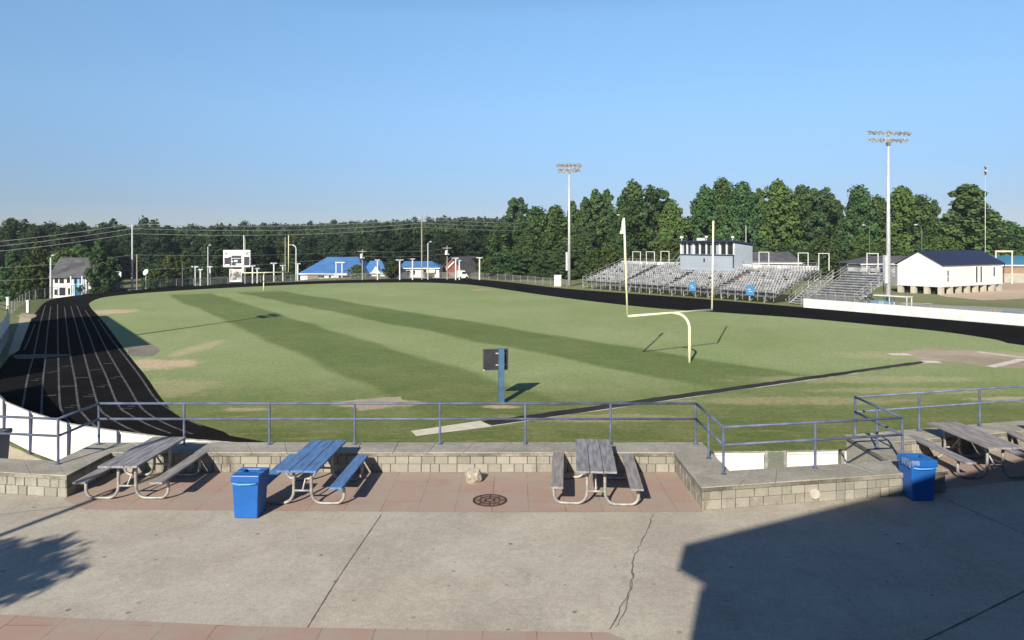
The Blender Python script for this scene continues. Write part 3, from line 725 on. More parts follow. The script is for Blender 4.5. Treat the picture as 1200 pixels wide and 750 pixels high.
# play clock on its blue post
p = G(587.5, 473)
t = thing('play_clock', 'black play clock box on a blue post standing in the grass', 'play clock', (p.x, p.y, GZ + .012), R(12))
m_ = MB(); m_.box((0, 0, 1.30), (.26, .22, 2.60)); m_.build('post', M_POSTBLUE, t, bevel=.01)
m_ = MB(); m_.box((-.24, .24, 2.06), (1.18, .22, .98)); cab = m_.build('cabinet', M_DARKPANEL, t, bevel=.01)
m_ = MB()
for (cx, cz, sx, sz) in ((-.24, 2.555, 1.22, .03), (-.24, 1.565, 1.22, .03), (-.835, 2.06, .03, .96), (.355, 2.06, .03, .96)): m_.box((cx, .135, cz), (sx, .05, sz))
m_.build('frame', M_GALV if False else mat('dark_trim', (.10, .10, .11), None, 3, .5), cab)
m_ = MB(); m_.box((0, .12, 2.35), (.5, .05, .05)); m_.box((0, .12, 1.8), (.5, .05, .05)); m_.build('bracket', M_STEEL, t)
m_ = MB(); m_.box((-.82, .11, 1.58), (.06, .03, .05)); m_.build('reflector', M_WHITE, cab)

# ------------------------------------------------------------------ floodlight masts
def mast(label, x, y, ztop, half, rz, rows=(9, 8), base=GZ, box=True, pr=.30, lk=1.0):
    t = thing('floodlight_mast', label, 'floodlight', (x, y, base), rz, 'stadium floodlight masts')
    H_ = ztop - base
    m_ = MB(); m_.tube([(0, 0, 0), (0, 0, H_ * .5), (0, 0, H_)], pr, 14, pr * .43); m_.build('pole', M_STEEL, t, smooth=True)
    m_ = MB(); m_.tube([(-half, 0, H_ - .35), (half, 0, H_ - .35)], .06, 6); m_.tube([(-half * 1.02, 0, H_ + .48), (half * 1.02, 0, H_ + .48)], .06, 6); m_.tube([(0, 0, H_), (0, 0, H_ + .9)], .09, 8)
    m_.box((0, -.02, H_ - .75), (.42, .38, .5)); m_.build('crossarm', mat('dark_steel', (.16, .16, .17), None, 3, .5), t)
    for rw, nlamp in enumerate(rows):
        for i in range(nlamp):
            xx = (-half + 2 * half * i / (nlamp - 1)) * (1 if rw == 0 else .86); zz = H_ + (.48 if rw == 0 else -.42)
            l_ = MB(); M = Matrix.Translation((xx, -.10, zz + .10)) @ Matrix.Rotation(R(125), 4, 'X')
            prof = [(.07 * lk, -.34 * lk), (.15 * lk, -.28 * lk), (.18 * lk, -.05 * lk), (.33 * lk, .22 * lk), (.35 * lk, .26 * lk)]
            V = []; F = []; n = 10
            for r_, z_ in prof:
                for k in range(n): V.append(M @ Vector((r_ * math.cos(2 * math.pi * k / n), r_ * math.sin(2 * math.pi * k / n), z_)))
            for a in range(len(prof) - 1):
                for k in range(n): F.append((a * n + k, a * n + (k + 1) % n, (a + 1) * n + (k + 1) % n, (a + 1) * n + k))
            F += [tuple(range(n)), tuple(range(4 * n, 5 * n))]; l_.add(V, F); l_.build('lamp', M_LAMP, t)
    if box:
        m_ = MB(); m_.box((-.42, -.05, 4.0 + .6), (.34, .5, 3.4)); m_.build('control_box', mat('box_grey', (.50, .53, .57), None, 2, .5), t, bevel=.02)
    return t
mp = G(667, 335.5); mast('tall floodlight mast left of the bleachers, before the trees', mp.x, mp.y, CZ + (HOR - 197) / FPX * mp.y, 1.95, R(-12), (7, 6), lk=1.25)
mp = G(1041, 360); mast('tallest floodlight mast, rising beside the white gabled building', mp.x, mp.y, CZ + (HOR - 161) / FPX * mp.y, 2.6, R(8), (9, 8), lk=.84)
mp = Vector((92, 141)); mast('distant floodlight mast at the far right above the trees', mp.x, mp.y, CZ + (HOR - 199) / FPX * mp.y, .75, R(60), (3, 3), box=False, pr=.085, lk=.9)
tip = G(327, 370.5); hgt = 14.6; mp = tip - SHL * hgt; mp.x -= 1.05
mast('floodlight mast at the left edge, only its lamps reaching into frame', mp.x, mp.y, GZ + hgt, 1.5, R(-60), (5, 5), box=False)

# ------------------------------------------------------------------ grandstand on the right
EXL = -AX; RZL = math.atan2(EXL.y, EXL.x)
O1 = Vector((11.9, 126.6)) + PX * .6
def loc(x, y): return O1 + EXL * x + PX * y
def bleacher(name, label, x0, x1, rows, rise, runn, y0, z0, backs, group):
    o = loc(x0, y0); t = thing(name, label, 'bleachers', (o.x, o.y, GZ + .004), RZL, group)
    L = x1 - x0; r = random.Random(rows)
    aisles = [L * k / 4 for k in (1, 2, 3)] if L > 20 else []
    for i in range(rows):
        z = z0 + i * rise; y = i * runn
        m_ = MB(); m_.box((L / 2, y + .30, z + .02), (L, .60, .04)); m_.box((L / 2, y + .012, z - rise * .30), (L, .02, rise * .5)); m_.build('footboard', M_ALUD if backs else M_ALU, t)
        m_ = MB(); x = 0.; sec = 0
        while x < L - .1:
            k_ = sum(x + .23 > a for a in aisles)
            if k_ != sec:
                m_.build('seat_row', M_ALU, t); m_ = MB(); sec = k_
            wd = .46 if backs else 3.0
            if any(abs(x + wd / 2 - a) < .6 for a in aisles): x += .47; continue
            wd = min(wd, L - x)
            m_.box((x + wd / 2, y + .48, z + .40), (wd - (.07 if backs else .03), .30, .045))
            if backs and r.random() > .05: m_.box((x + wd / 2, y + .66, z + .64), (wd - .14 + r.uniform(-.05, .03), .035, .36), 0, R(-14) + r.uniform(-.26, .26))
            x += wd + (.01 if backs else .0)
        m_.build('seat_row', M_ALU, t)
    top = z0 + (rows - 1) * rise; dep = rows * runn
    m_ = MB()
    for k in range(int(L / 2.4) + 1):
        x = min(k * 2.4 + .06, L - .06)
        m_.box((x, .06, z0 / 2), (.09, .09, z0)); m_.box((x, dep - .06, (top + .3) / 2), (.09, .09, top + .3)); m_.box((x, dep / 2, (z0 + top) / 4), (.09, .09, (z0 + top) / 2 - .15))
        m_.tube([(x, .05, z0 - .12), (x, dep - .05, top - .12)], .05, 4)
        m_.tube([(x, .1, .1), (x, dep * .5, (z0 + top) / 2 - .3)], .035, 4)
    m_.build('support_frame', M_ALU, t)
    m_ = MB()
    m_.box((L / 2, dep - .03, top + .62), (L, .03, .55)); m_.build('back_panel', M_WHITE if backs else M_ALU, t)
    # guard rails: front, sides, back
    m_ = MB(); zt = z0 + 1.1
    for zz in (zt, z0 + .62): m_.tube([(0, -.04, zz), (L, -.04, zz)], .028, 5)
    for k in range(int(L / 1.25) + 1): m_.tube([(min(k * 1.25, L), -.04, z0 - .7), (min(k * 1.25, L), -.04, zt)], .032, 5)
    m_.build('front_rail', M_ALU, t)
    for xs in (0.0, L):
        m_ = MB()
        for dz in (.45, .85, 1.25): m_.tube([(xs, 0, z0 + dz - .2), (xs, dep, top + dz)], .026, 5)
        for k in range(6): m_.tube([(xs, dep * k / 5, z0 + (top - z0) * k / 5 - .1), (xs, dep * k / 5, z0 + (top - z0) * k / 5 + 1.2)], .028, 5)
        m_.build('side_rail', M_ALU, t)
    m_ = MB()
    for dz in (.95, 1.25, 1.55): m_.tube([(0, dep, top + dz - .2), (L, dep, top + dz - .2)], .026, 5)
    for k in range(int(L / 2.0) + 1): m_.tube([(min(k * 2.0, L), dep, top), (min(k * 2.0, L), dep, top + 1.35)], .028, 5)
    m_.build('back_rail', M_ALU, t)
    if backs:
        m_ = MB()
        for a in aisles:
            for i in range(rows): m_.box((a, i * runn + .02, z0 + i * rise + .16), (1.0, .34, .05))
        m_.build('aisle_step', mat('step_aluminium', (.26, .26, .27), None, 1, .6), t)
    return t, top, dep
ST, top1, dep1 = bleacher('bleachers', 'long silver bleachers under the grey press box', 0, 40.3, 11, .285, .80, .0, .95, True, 'silver bleachers beside the track')
bleacher('bleachers', 'short plain aluminium bleachers right of the long stand, beside the mast', 44.4, 50.6, 12, .275, .68, .8, .75, False, 'silver bleachers beside the track')
# stair between the two stands
o = loc(41.0, 1.2); t = thing('access_stairs', 'aluminium access stairs between the two bleachers', 'stairs', (o.x, o.y, GZ + .004), RZL)
m_ = MB()
for k in range(14): m_.box((1.1, .3 + k * .5, .2 + k * .25), (1.7, .42, .05))
m_.build('treads', M_ALU, t)
for xs in (.2, 2.0):
    m_ = MB(); m_.tube([(xs, .1, .9), (xs, 7, 4.4)], .03, 5); m_.tube([(xs, .1, .5), (xs, 7, 4.0)], .03, 5); m_.box((xs, 3.5, 1.75), (.05, 7.6, .22), 0, math.atan2(3.4, 6.8))
    for k in range(6): m_.tube([(xs, .2 + 1.3 * k, .1 + .65 * k), (xs, .2 + 1.3 * k, 1.0 + .65 * k)], .03, 5)
    m_.build('handrail', M_ALU, t)
# blue square signs on the front rail
for x, lb in ((26.0, 'blue square sign on the front rail of the long bleachers, below the press box'), (36.3, 'blue square sign on the front rail near the right end of the long bleachers')):
    o = loc(x, -.10); m_ = MB(); m_.box((0, 0, 0), (1.35, .04, 1.35)); s_ = m_.build('rail_sign', M_SIGNBLUE); s_.location = (o.x, o.y, GZ + 1.55); s_.rotation_euler = (0, 0, RZL); tag(s_, lb, 'sign')
    m_ = MB(); m_.box((-.15, -.025, .12), (.5, .01, .18)); m_.box((.1, -.025, -.15), (.6, .01, .12)); m_.build('sign_marks', mat('pale_blue_mark', (.35, .55, .75), None, 2, .6), s_)

# white pipe hoops standing on the back walkway
def px_local(u, y):
    """local x of the point on the stand at depth y that is seen in column u"""
    k = (u - 600) / FPX; o = O1 + PX * y
    return (k * o.y - o.x) / (EXL.x - k * EXL.y)
hoops = [(741.5, 750.5, 295), (757.5, 767, 295), (774.5, 784, 294.5), (889.5, 901, 295.5), (935.5, 947, 296.5), (959.5, 971.5, 297), (1016, 1029, 297)]
hl = ['first from the left, over the bleacher top', 'second from the left, over the bleacher top', 'third from the left, next to the press box steps', 'just right of the press box', 'above the right end of the long bleachers', 'beside the access stairs', 'on the short bleachers beside the mast']
for (u0, u1, vt), s_ in zip(hoops, hl):
    yb = dep1 + .02 if u0 < 980 else .8 + 12 * .68
    xa, xb = px_local(u0, yb), px_local(u1, yb); o = loc(xa, yb); L = xb - xa
    zt = CZ + (HOR - vt) / FPX * o.y - GZ
    t = D.objects.new('x', None); D.objects.remove(t)
    m_ = MB(); zb = top1 + .35
    m_.tube([(0, 0, zb), (0, 0, zt), ], .06, 6); m_.tube([(L, 0, zb), (L, 0, zt)], .06, 6); m_.tube([(-.05, 0, zt), (L + .05, 0, zt)], .06, 6)
    h = m_.build('pipe_hoop', M_WHITE); h.location = (o.x, o.y, GZ); h.rotation_euler = (0, 0, RZL)
    tag(h, 'white square pipe hoop ' + s_, 'pipe frame', 'white pipe hoops on the bleachers')

# press box
yb = 7.0; xa = px_local(797, yb); xb = px_local(860, yb); o = loc(xa, yb); L = xb - xa; dp = 4.1
t = thing('press_box', 'grey blue press box with a window band over the bleachers', 'press box', (o.x, o.y, GZ), RZL)
zb = 3.3; zr = CZ + (HOR - 282.5) / FPX * loc(xb, yb).y - GZ; zwin = zr - 2.15; 
m_ = MB(); m_.hexa([(0, 0, zb), (L, 0, zb), (L, dp, zb), (0, dp, zb)], [(0, 0, zwin), (L, 0, zwin), (L, dp, zwin), (0, dp, zwin)])
m_.hexa([(0, .25, zwin), (L, .25, zwin), (L, dp, zwin), (0, dp, zwin)], [(0, .25, zr - .25), (L, .25, zr - .25), (L, dp, zr - .75), (0, dp, zr - .75)])
for k in range(60):
    pass
m_.build('wall', M_GREYBLUE, t)
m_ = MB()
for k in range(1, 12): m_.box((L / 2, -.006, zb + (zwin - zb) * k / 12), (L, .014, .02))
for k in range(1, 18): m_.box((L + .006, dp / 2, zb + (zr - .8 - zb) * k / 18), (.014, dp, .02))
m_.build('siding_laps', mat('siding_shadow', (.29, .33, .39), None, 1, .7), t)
m_ = MB(); m_.hexa([(-.35, -.55, zr - .12), (L + .25, -.55, zr - .12), (L + .25, dp + .2, zr - .62), (-.35, dp + .2, zr - .62)], [(-.35, -.55, zr + .12), (L + .25, -.55, zr + .12), (L + .25, dp + .2, zr - .38), (-.35, dp + .2, zr - .38)])
m_.build('roof', M_NAVY, t)
m_ = MB(); m_.box((L / 2, -.04, zwin + .05), (L + .1, .12, .16)); m_.box((L - .06, -.03, zwin - .9), (.16, .07, 3.4 if False else 1.9)); m_.build('trim', M_NAVY, t)
wx = [(.16, .40, 0), (.62, 1.18 + .3, 1), (1.55, 2.05, 1), (2.35, 3.35, 0), (3.05, 3.9, 1), (4.25, 5.2, 1), (5.45, 6.2, 1), (6.45, 7.3, 1), (7.5, 8.3, 0), (8.35, 9.2, 1), (9.45, L - .25, 1)]
for a, b, dark in wx:
    if b > L - .1: b = L - .1
    if not dark: continue
    m_ = MB(); m_.box(((a + b) / 2, .235, (zwin + zr - .3) / 2 + .05), (b - a, .02, zr - zwin - .55)); wv = m_.build('window', M_GLASS, t)
m_ = MB()
for k in range(9): m_.box((.10 + (L - .2) * k / 8, .12, (zwin + zr - .1) / 2), (.14, .24, zr - zwin - .15))
m_.build('mullion', M_WHITE2, t)
m_ = MB(); m_.box((L * .47, -.02, zb + 1.9), (.28, .05, .55)); m_.build('wall_fixture', M_NAVY, t)
for xx, rr_, zz in ((.15, .33, .62), (5.4, .26, .66), (L - .4, .26, .55)):
    m_ = MB(); m_.tube([(xx, .2, zr - .1), (xx, .2, zr + zz - .1)], .05, 6); m_.ball((xx, .2, zr + zz), rr_, .75); m_.build('roof_speaker', M_WHITE2, t, smooth=True)
m_ = MB(); m_.box((4.1, .4, zr + .30), (1.3, .5, .42)); m_.build('roof_unit', M_WHITE2, t)
m_ = MB(); m_.tube([(L - .9, dp - .4, zr - .6), (L - .9, dp - .4, zr + 2.4)], .09, 6); m_.build('antenna', mat('green_grey_pole', (.25, .33, .28), None, 2, .6), t)
m_ = MB()
for k in range(10): m_.box((-.3 - k * .20, .8, zwin - .25 * k * .9 - .1), (.24, 1.0, .05))
m_.box((-1.25, .3, zwin - 1.15), (.10, .08, 3.1), 0, 0, R(42)); m_.tube([(-.1, .3, zwin + .95), (-2.3, .3, zwin - 1.1)], .04, 5)
m_.box((-1.2, .35, zwin - 1.15), (2.9, .05, .14), 0, 0, R(-45)); m_.build('side_stairs', M_ALU, t)

# white banner fence along the straight
wf0, wf1 = G(939, 361), G(1250, 387.5)
t_ = (wf1 - wf0); L = t_.length; nrm = Vector((-t_.y, t_.x)).normalized()
if nrm.dot(PX) < 0: nrm = -nrm
w0 = wf0 + nrm * .4
bf = thing('banner_fence', 'long low white banner fence along the outside of the straight', 'fence', (w0.x, w0.y, GZ), math.atan2(t_.y, t_.x))
k = 0; x = 0
while x < L:
    m_ = MB(); m_.box((x + 1.5, 0, .60), (2.985, .03, 1.08)); m_.build('panel', M_WHITE if abs(x - 45) > 1.6 else M_SIGNBLUE, bf)
    m_ = MB(); m_.tube([(x, .06, 0), (x, .06, 1.5)], .035, 6); m_.build('post', M_GALV, bf); x += 3
m_ = MB(); m_.tube([(0, .06, 1.48), (L, .06, 1.48)], .02, 5); m_.build('top_rail', M_GALV, bf)
m_ = MB(); m_.box((L / 2, .09, 1.3), (L, .004, .36)); m_.build('chain_link_mesh', M_CHAIN, bf)
pb_ = wf0.lerp(wf1, (1189 - 939) / 311.) + nrm * .28
m_ = MB(); m_.box((0, 0, .70), (1.7, .03, 1.2)); o = m_.build('fence_banner', M_SIGNBLUE); o.location = (pb_.x + .6, pb_.y - .4, GZ + .02); o.rotation_euler = (0, 0, math.atan2(t_.y, t_.x)); tag(o, 'light blue square banner hung on the white fence at the right edge', 'banner')
m_ = MB(); m_.box((0, -.02, .9), (1.1, .012, .25)); m_.box((.1, -.02, .45), (.8, .012, .16)); m_.build('banner_marks', mat('pale_blue_mark2', (.45, .62, .80), None, 2, .6), o)

# white pipe shelter with blue crates behind the fence
p = G(1030, 361.5); p = p + PX * 2
t = thing('pipe_bench_shelter', 'white pipe frame stand with a flat top behind the white fence', 'frame', (p.x, p.y, GZ), RZL)
m_ = MB(); m_.box((0, 0, 1.45), (5.2, 1.2, .10)); m_.build('top', M_WHITE, t)
for xs in (-2.5, .4, 2.5):
    for ys in (-.5, .5):
        m_ = MB(); m_.box((xs, ys, .7), (.09, .09, 1.4)); m_.build('leg', M_WHITE, t)
for i, xs in enumerate((-1.7, -.8, .0)):
    q = p + EXL * xs; m_ = MB(); m_.box((0, 0, .38), (.72, .6, .74)); m_.box((0, 0, .78), (.76, .64, .08)); o = m_.build('cooler_box', M_SIGNBLUE if i != 1 else M_PANELBLUE, bevel=.03); o.location = (q.x, q.y, GZ + .004); o.rotation_euler = (0, 0, RZL + .1 * i)
    tag(o, ('blue crate under the white pipe frame, nearest its left leg', 'light blue crate between two blue crates under the pipe frame', 'blue crate under the middle of the white pipe frame')[i], 'crate', 'crates under the pipe frame')

# ------------------------------------------------------------------ buildings
def gable(name, label, cat, base, rz, L, W, z_base, z_eave, z_ridge, mw, mr, over=.35, group=None):
    """local x runs along the ridge, y across it; base is the near left corner of the plan"""
    t = thing(name, label, cat, (base[0], base[1], 0), rz, group)
    m_ = MB(); m_.hexa([(0, 0, z_base), (L, 0, z_base), (L, W, z_base), (0, W, z_base)], [(0, 0, z_eave), (L, 0, z_eave), (L, W, z_eave), (0, W, z_eave)])
    m_.add([(0, 0, z_eave), (0, W, z_eave), (0, W / 2, z_ridge), (L, 0, z_eave), (L, W, z_eave), (L, W / 2, z_ridge)], [(0, 1, 2), (3, 5, 4), (0, 2, 5, 3), (1, 4, 5, 2)])
    m_.build('wall', mw, t)
    m_ = MB(); s = (z_ridge - z_eave) / (W / 2); e = over; th = .16
    for sg in (0, 1):
        yE = -e if sg == 0 else W + e; zE = z_eave - e * s
        lo_ = [(-e, yE, zE + .02), (L + e, yE, zE + .02), (L + e, W / 2, z_ridge + .02), (-e, W / 2, z_ridge + .02)]
        m_.hexa(lo_, [(a, b, c + th) for a, b, c in lo_])
    m_.build('roof', mr, t)
    return t
def windows(t, specs, mframe=M_WHITE2, mglass=M_GLASS):
    """(face, along, z, w, h): face 'f' y=0 front, 'l' x=0 end"""
    for face, a, z, w_, h_ in specs:
        m_ = MB()
        if face == 'f': m_.box((a, -.02, z), (w_ + .16, .05, h_ + .16))
        else: m_.box((-.02, a, z), (.05, w_ + .16, h_ + .16))
        f_ = m_.build('window', mframe, t); m_ = MB()
        if face == 'f': m_.box((a, -.04, z), (w_, .04, h_))
        else: m_.box((-.04, a, z), (.04, w_, h_))
        m_.build('pane', mglass, f_)

# white gabled building on piers
nc = G(1104, 345.5); rzp = math.atan2(PX.y, PX.x)
ev = CZ - (310 - HOR) / FPX * nc.y; wb = CZ - (336.5 - HOR) / FPX * nc.y; Lw, Ww = 18.6, 6.9
b = gable('white_building', 'white gabled building raised on block piers under a navy roof', 'building', nc, rzp, Lw, Ww, wb, ev, ev + 1.95, M_WHITE2, M_NAVYROOF, .3)
for i in range(8):
    m_ = MB(); m_.box((.35 + i * (Lw - .7) / 7, .35, (GZ + wb) / 2), (.75, .6, wb - GZ)); m_.build('pier', M_RETAIN, b)
for i in range(1, 4):
    m_ = MB(); m_.box((.35, .35 + i * (Ww - .7) / 3, (GZ + wb) / 2), (.6, .75, wb - GZ)); m_.build('pier', M_RETAIN, b)
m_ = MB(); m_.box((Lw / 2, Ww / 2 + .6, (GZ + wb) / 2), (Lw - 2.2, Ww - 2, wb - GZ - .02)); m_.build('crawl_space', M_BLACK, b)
m_ = MB()
for k in range(1, 11):
    m_.box((Lw / 2, -.008, wb + (ev - wb) * k / 11), (Lw, .016, .015)); m_.box((-.008, Ww / 2, wb + (ev - wb) * k / 11), (.016, Ww, .015))
m_.build('siding_laps', M_WHITE, b)
zc = (wb + ev) / 2
windows(b, [('f', 1.6, zc + .35, .34, .85), ('f', 1.6, zc - .55, .34, .7), ('f', 10.2, zc, .42, 2.5), ('f', 11.6, zc, .42, 2.5), ('f', 15.8, zc + .35, .42, 1.5)])
m_ = MB(); m_.box((Lw / 2, -.03, wb + .08), (Lw + .1, .05, .2)); m_.box((-.03, Ww / 2, wb + .08), (.05, Ww + .1, .2)); m_.build('skirt_board', M_WHITE, b)

# house left, low ground beyond the track
Yh = 118; l_ = at(62, 323, Yh); hb = gzf(l_.x, Yh + 3)
b = gable('white_house', 'white two storey house with grey roof beyond the far left bend', 'house', (l_.x, Yh), R(8), 6.6, 7.0, hb - .5, l_.z, CZ - (303 - HOR) / FPX * 121.5, M_WHITE2, M_GREYROOF, .5)
zs = l_.z
windows(b, [('f', .55, zs - .75, .55, .95), ('f', 1.35, zs - .8, .7, .95), ('f', 2.45, zs - .75, .7, .95), ('f', .5, zs - 2.7, .5, .9), ('f', 1.45, zs - 2.6, .9, 1.3), ('f', 2.6, zs - 2.6, .6, 1.1)])
m_ = MB(); m_.box((3.95, -.06, zs - 1.8), (1.7, .10, 3.5)); m_.build('shaded_bay', M_PANELBLUE, b)  # bluish shade on the house front, put into the panel colour
m_ = MB(); m_.box((3.5, -.13, zs - .8), (.5, .05, 1.0)); m_.box((4.3, -.13, zs - .8), (.5, .05, 1.0)); m_.box((4.0, -.13, zs - 2.7), (1.1, .05, 1.2)); m_.build('bay_window', mat('blue_glass', (.05, .11, .22), None, 2, .2), b)
for xx in (3.1, 4.8):
    m_ = MB(); m_.box((xx, -.9, zs - 1.9), (.15, .15, 3.7)); m_.build('porch_post', M_WHITE2, b)

# blue roofed buildings
def hip(name, label, cat, x0, x1, d, rx0, rx1, Y, vb, ve, vr, mw, mr, e=.5, rz=0):
    a = at(x0, ve, Y); c = at(x1, ve, Y); L = c.x - a.x; zb_ = CZ - (vb - HOR) / FPX * Y
    t = thing(name, label, cat, (a.x, Y, 0), rz); ze = a.z; zr_ = CZ - (vr - HOR) / FPX * (Y + d / 2)
    m_ = MB(); m_.prism([(0, 0), (L, 0), (L, d), (0, d)], min(zb_, GZ - .3), ze); m_.build('wall', mw, t)
    r0, r1 = at(rx0, vr, Y + d / 2).x - a.x, at(rx1, vr, Y + d / 2).x - a.x
    P = [(-e, -e, ze), (L + e, -e, ze), (L + e, d + e, ze), (-e, d + e, ze), (r0, d / 2, zr_), (r1, d / 2, zr_)]
    m_ = MB(); m_.add(P, [(0, 1, 5, 4), (1, 2, 5), (2, 3, 4, 5), (3, 0, 4), (3, 2, 1, 0)]); m_.build('roof', mr, t)
    m_ = MB(); m_.box((L / 2, -e - .02, ze - .1), (L + 2 * e, .06, .25)); m_.build('fascia', M_WHITE, t)
    return t, a, L, ze
t, a, L, ze = hip('blue_roof_building', 'large low white building with a broad bright blue hip roof', 'building', 352, 425, 26, 384, 420, 172, 329, 320.5, 301, M_WHITE2, M_BLUEROOF)
windows(t, [('f', 5.0, ze - .75, 1.4, .55), ('f', 7.0, ze - .75, .6, .55)])
m_ = MB(); m_.box((3.0, -.05, ze - 1.1), (2.6, .1, 1.4)); m_.build('brown_panel', M_TAN, t)
m_ = MB()
zt = CZ + (HOR - 307.5) / FPX * 170
for xx in (9.0, 10.4): m_.box((xx, -2.2, (zt + GZ) / 2), (.18, .18, zt - GZ))
m_.box((9.9, -2.2, zt), (2.2, .2, .22)); m_.box((11.2, -2.0, ze - .1), (5.2, .3, .5)); m_.build('portico', M_WHITE, t)
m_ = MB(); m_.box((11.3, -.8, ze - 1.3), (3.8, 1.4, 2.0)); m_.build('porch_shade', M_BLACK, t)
m_ = MB(); m_.box((13.4, -2.1, ze - 1.3), (.55, .4, 2.6)); m_.build('column', M_WHITE, t)
t, a, L, ze = hip('blue_roof_building', 'smaller blue roofed wing half hidden by a tree and a pole', 'building', 427, 452, 12, 434, 447, 178, 328, 319.5, 305.5, M_WHITE2, M_BLUEROOF)
m_ = MB(); m_.add([(1.8, -.6, ze), (4.0, -.6, ze), (2.9, -.6, ze + 1.6), (2.9, 3, ze + 1.9)], [(0, 1, 2), (1, 3, 2), (0, 2, 3)]); m_.build('dormer', M_WHITE, t)
windows(t, [('f', .9, ze - .9, .7, .8), ('f', 3.4, ze - .9, .8, .8)])
t, a, L, ze = hip('blue_roof_building', 'white blue roofed building with an open bay near the tallest utility pole', 'building', 470, 514.5, 12, 474, 506, 170, 327, 314, 306, M_WHITE2, M_BLUEROOF)
m_ = MB(); m_.box((6.5, -.1, ze - 1.4), (1.5, .22, 2.4)); m_.box((L - 2.4, -.1, ze - 1.2), (2.6, .22, 1.8)); m_.build('open_bay', M_BLACK, t)
windows(t, [('f', 1.8, ze - 1.1, .8, 1.0), ('f', 3.0, ze - 1.1, .6, 1.0)])
m_ = MB(); m_.box((7.0, -.35, ze - .75), (2.0, .5, .8)); m_.build('awning', M_CREAM, t)

Yb = 176; c = at(541, 318, Yb)
b = gable('brick_house', 'red brick house with a steep grey shingle roof at the wood edge', 'house', (c.x + 1.2, Yb), R(62), 11, 8.4, gzf(c.x, Yb) - .5, c.z - .6, CZ - (301.5 - HOR) / FPX * (Yb + 4), M_BRICK, M_GREYROOF, .7)
m_ = MB(); m_.box((-.3, 4.2, c.z + 1.6), (.12, 4.6, .35), 0, R(-40)); m_.build('barge_board', M_WHITE2, b)
windows(b, [('l', 3.0, c.z - 1.6, 1.0, 1.2), ('f', 4, c.z - 1.6, 1.2, 1.2)])
# white van / shed forms by the brick house
p = at(541, 326, 160)
t = thing('white_van', 'white van parked side on near the brick house', 'van', (p.x, 160, GZ), R(20))
m_ = MB(); m_.hexa([(-1.2, -.9, .35), (1.5, -.9, .35), (1.5, .9, .35), (-1.2, .9, .35)], [(-1.2, -.85, 2.0), (.5, -.85, 2.0), (.5, .85, 2.0), (-1.2, .85, 2.0)]); m_.build('body', M_WHITE, t, bevel=.06)
m_ = MB(); m_.box((1.05, 0, 1.45), (.1, 1.4, .6), 0, 0, R(-30)); m_.box((.3, -.87, 1.5), (.9, .04, .5)); m_.build('window', M_GLASS, t)
for xs in (-.7, .95):
    for ys in (-.85, .85):
        m_ = MB(); m_.tube([(xs, ys - .1, .36), (xs, ys + .1, .36)], .36, 14); m_.build('wheel', M_BLACK, t)

# buildings behind the stands
t, a, L, ze = hip('grey_roof_house', 'grey hip roofed house behind the press box and bleachers', 'house', 868, 936, 12, 884, 925, 142, 322, 308, 295, M_TAN, M_GREYROOF)
windows(t, [('f', 6, ze - 1.2, 1.2, 1.2), ('f', 9, ze - 1.2, 1.2, 1.2)])
t, a, L, ze = hip('grey_roof_house', 'small grey roofed house seen between the mast and white building', 'house', 1010, 1060, 9, 1018, 1066, 135, 335, 309, 300, mat('grey_wall', (.16, .16, .165), None, 1, .8), M_GREYROOF)
windows(t, [('f', 2, ze - 1.2, 1.2, 1.2)])
t, a, L, ze = hip('tan_building', 'long tan building with a sky blue metal roof at the right edge', 'building', 1158, 1290, 10, 1152, 1300, 146, 336, 310.5, 299.5, mat('pale_wall', (.37, .345, .30), None, 1, .8), M_CYANROOF)
m_ = MB(); m_.box((L / 2, -.04, ze - .95), (L, .1, 1.3)); m_.build('wall_band', mat('brown_band', (.30, .19, .13), None, 1, .8), t)
windows(t, [('f', 9, ze - 2.4, 1.0, 1.2), ('f', 13, ze - 2.4, 1.0, 1.2)])
for (u0, u1, vt, vb, Yq) in ((1167, 1186, 294.5, 312, 141),):
    a, c = at(u0, vt, Yq), at(u1, vt, Yq); m_ = MB()
    m_.tube([(0, 0, GZ), (0, 0, a.z)], .12, 6); m_.tube([(c.x - a.x, 0, GZ), (c.x - a.x, 0, a.z)], .12, 6); m_.box(((c.x - a.x) / 2, 0, a.z), (c.x - a.x + .3, .2, .3)); o = m_.build('practice_goal', M_CREAM); o.location = (a.x, Yq, 0)
    tag(o, 'cream square goal frame in front of the sky blue roof', 'goal frame')

# ------------------------------------------------------------------ chain link fence round the far bend
def inset(poly, d): return offset(poly, d)
cf = [p for p in catmull(OUT_FAR[1:15], 1.0)]
cfo = offset(cf, 2.2)
if (cfo[5] - cf[5]).dot(Vector((-1, .3))) < 0: cfo = offset(cf, -2.2)
fn = thing('chain_link_fence', 'grey chain link fence with pipe posts following the far bend', 'fence', (0, 0, 0))
posts = along(cfo, 3.4)
for p in posts[:96]:
    m_ = MB(); m_.tube([(p.x, p.y, GZ), (p.x, p.y, GZ + 1.35)], .045, 5); m_.build('post', M_GALV, fn)
m_ = MB(); m_.tube([(p.x, p.y, GZ + 1.33) for p in posts], .03, 5); m_.build('top_rail', M_GALV, fn)
m_ = MB(); V = []; 
for p in posts: V += [(p.x, p.y, GZ + .05), (p.x, p.y, GZ + 1.3)]
m_.add(V, [(2 * k, 2 * k + 2, 2 * k + 3, 2 * k + 1) for k in range(len(posts) - 1)]); m_.build('chain_link_mesh', M_CHAIN, fn)

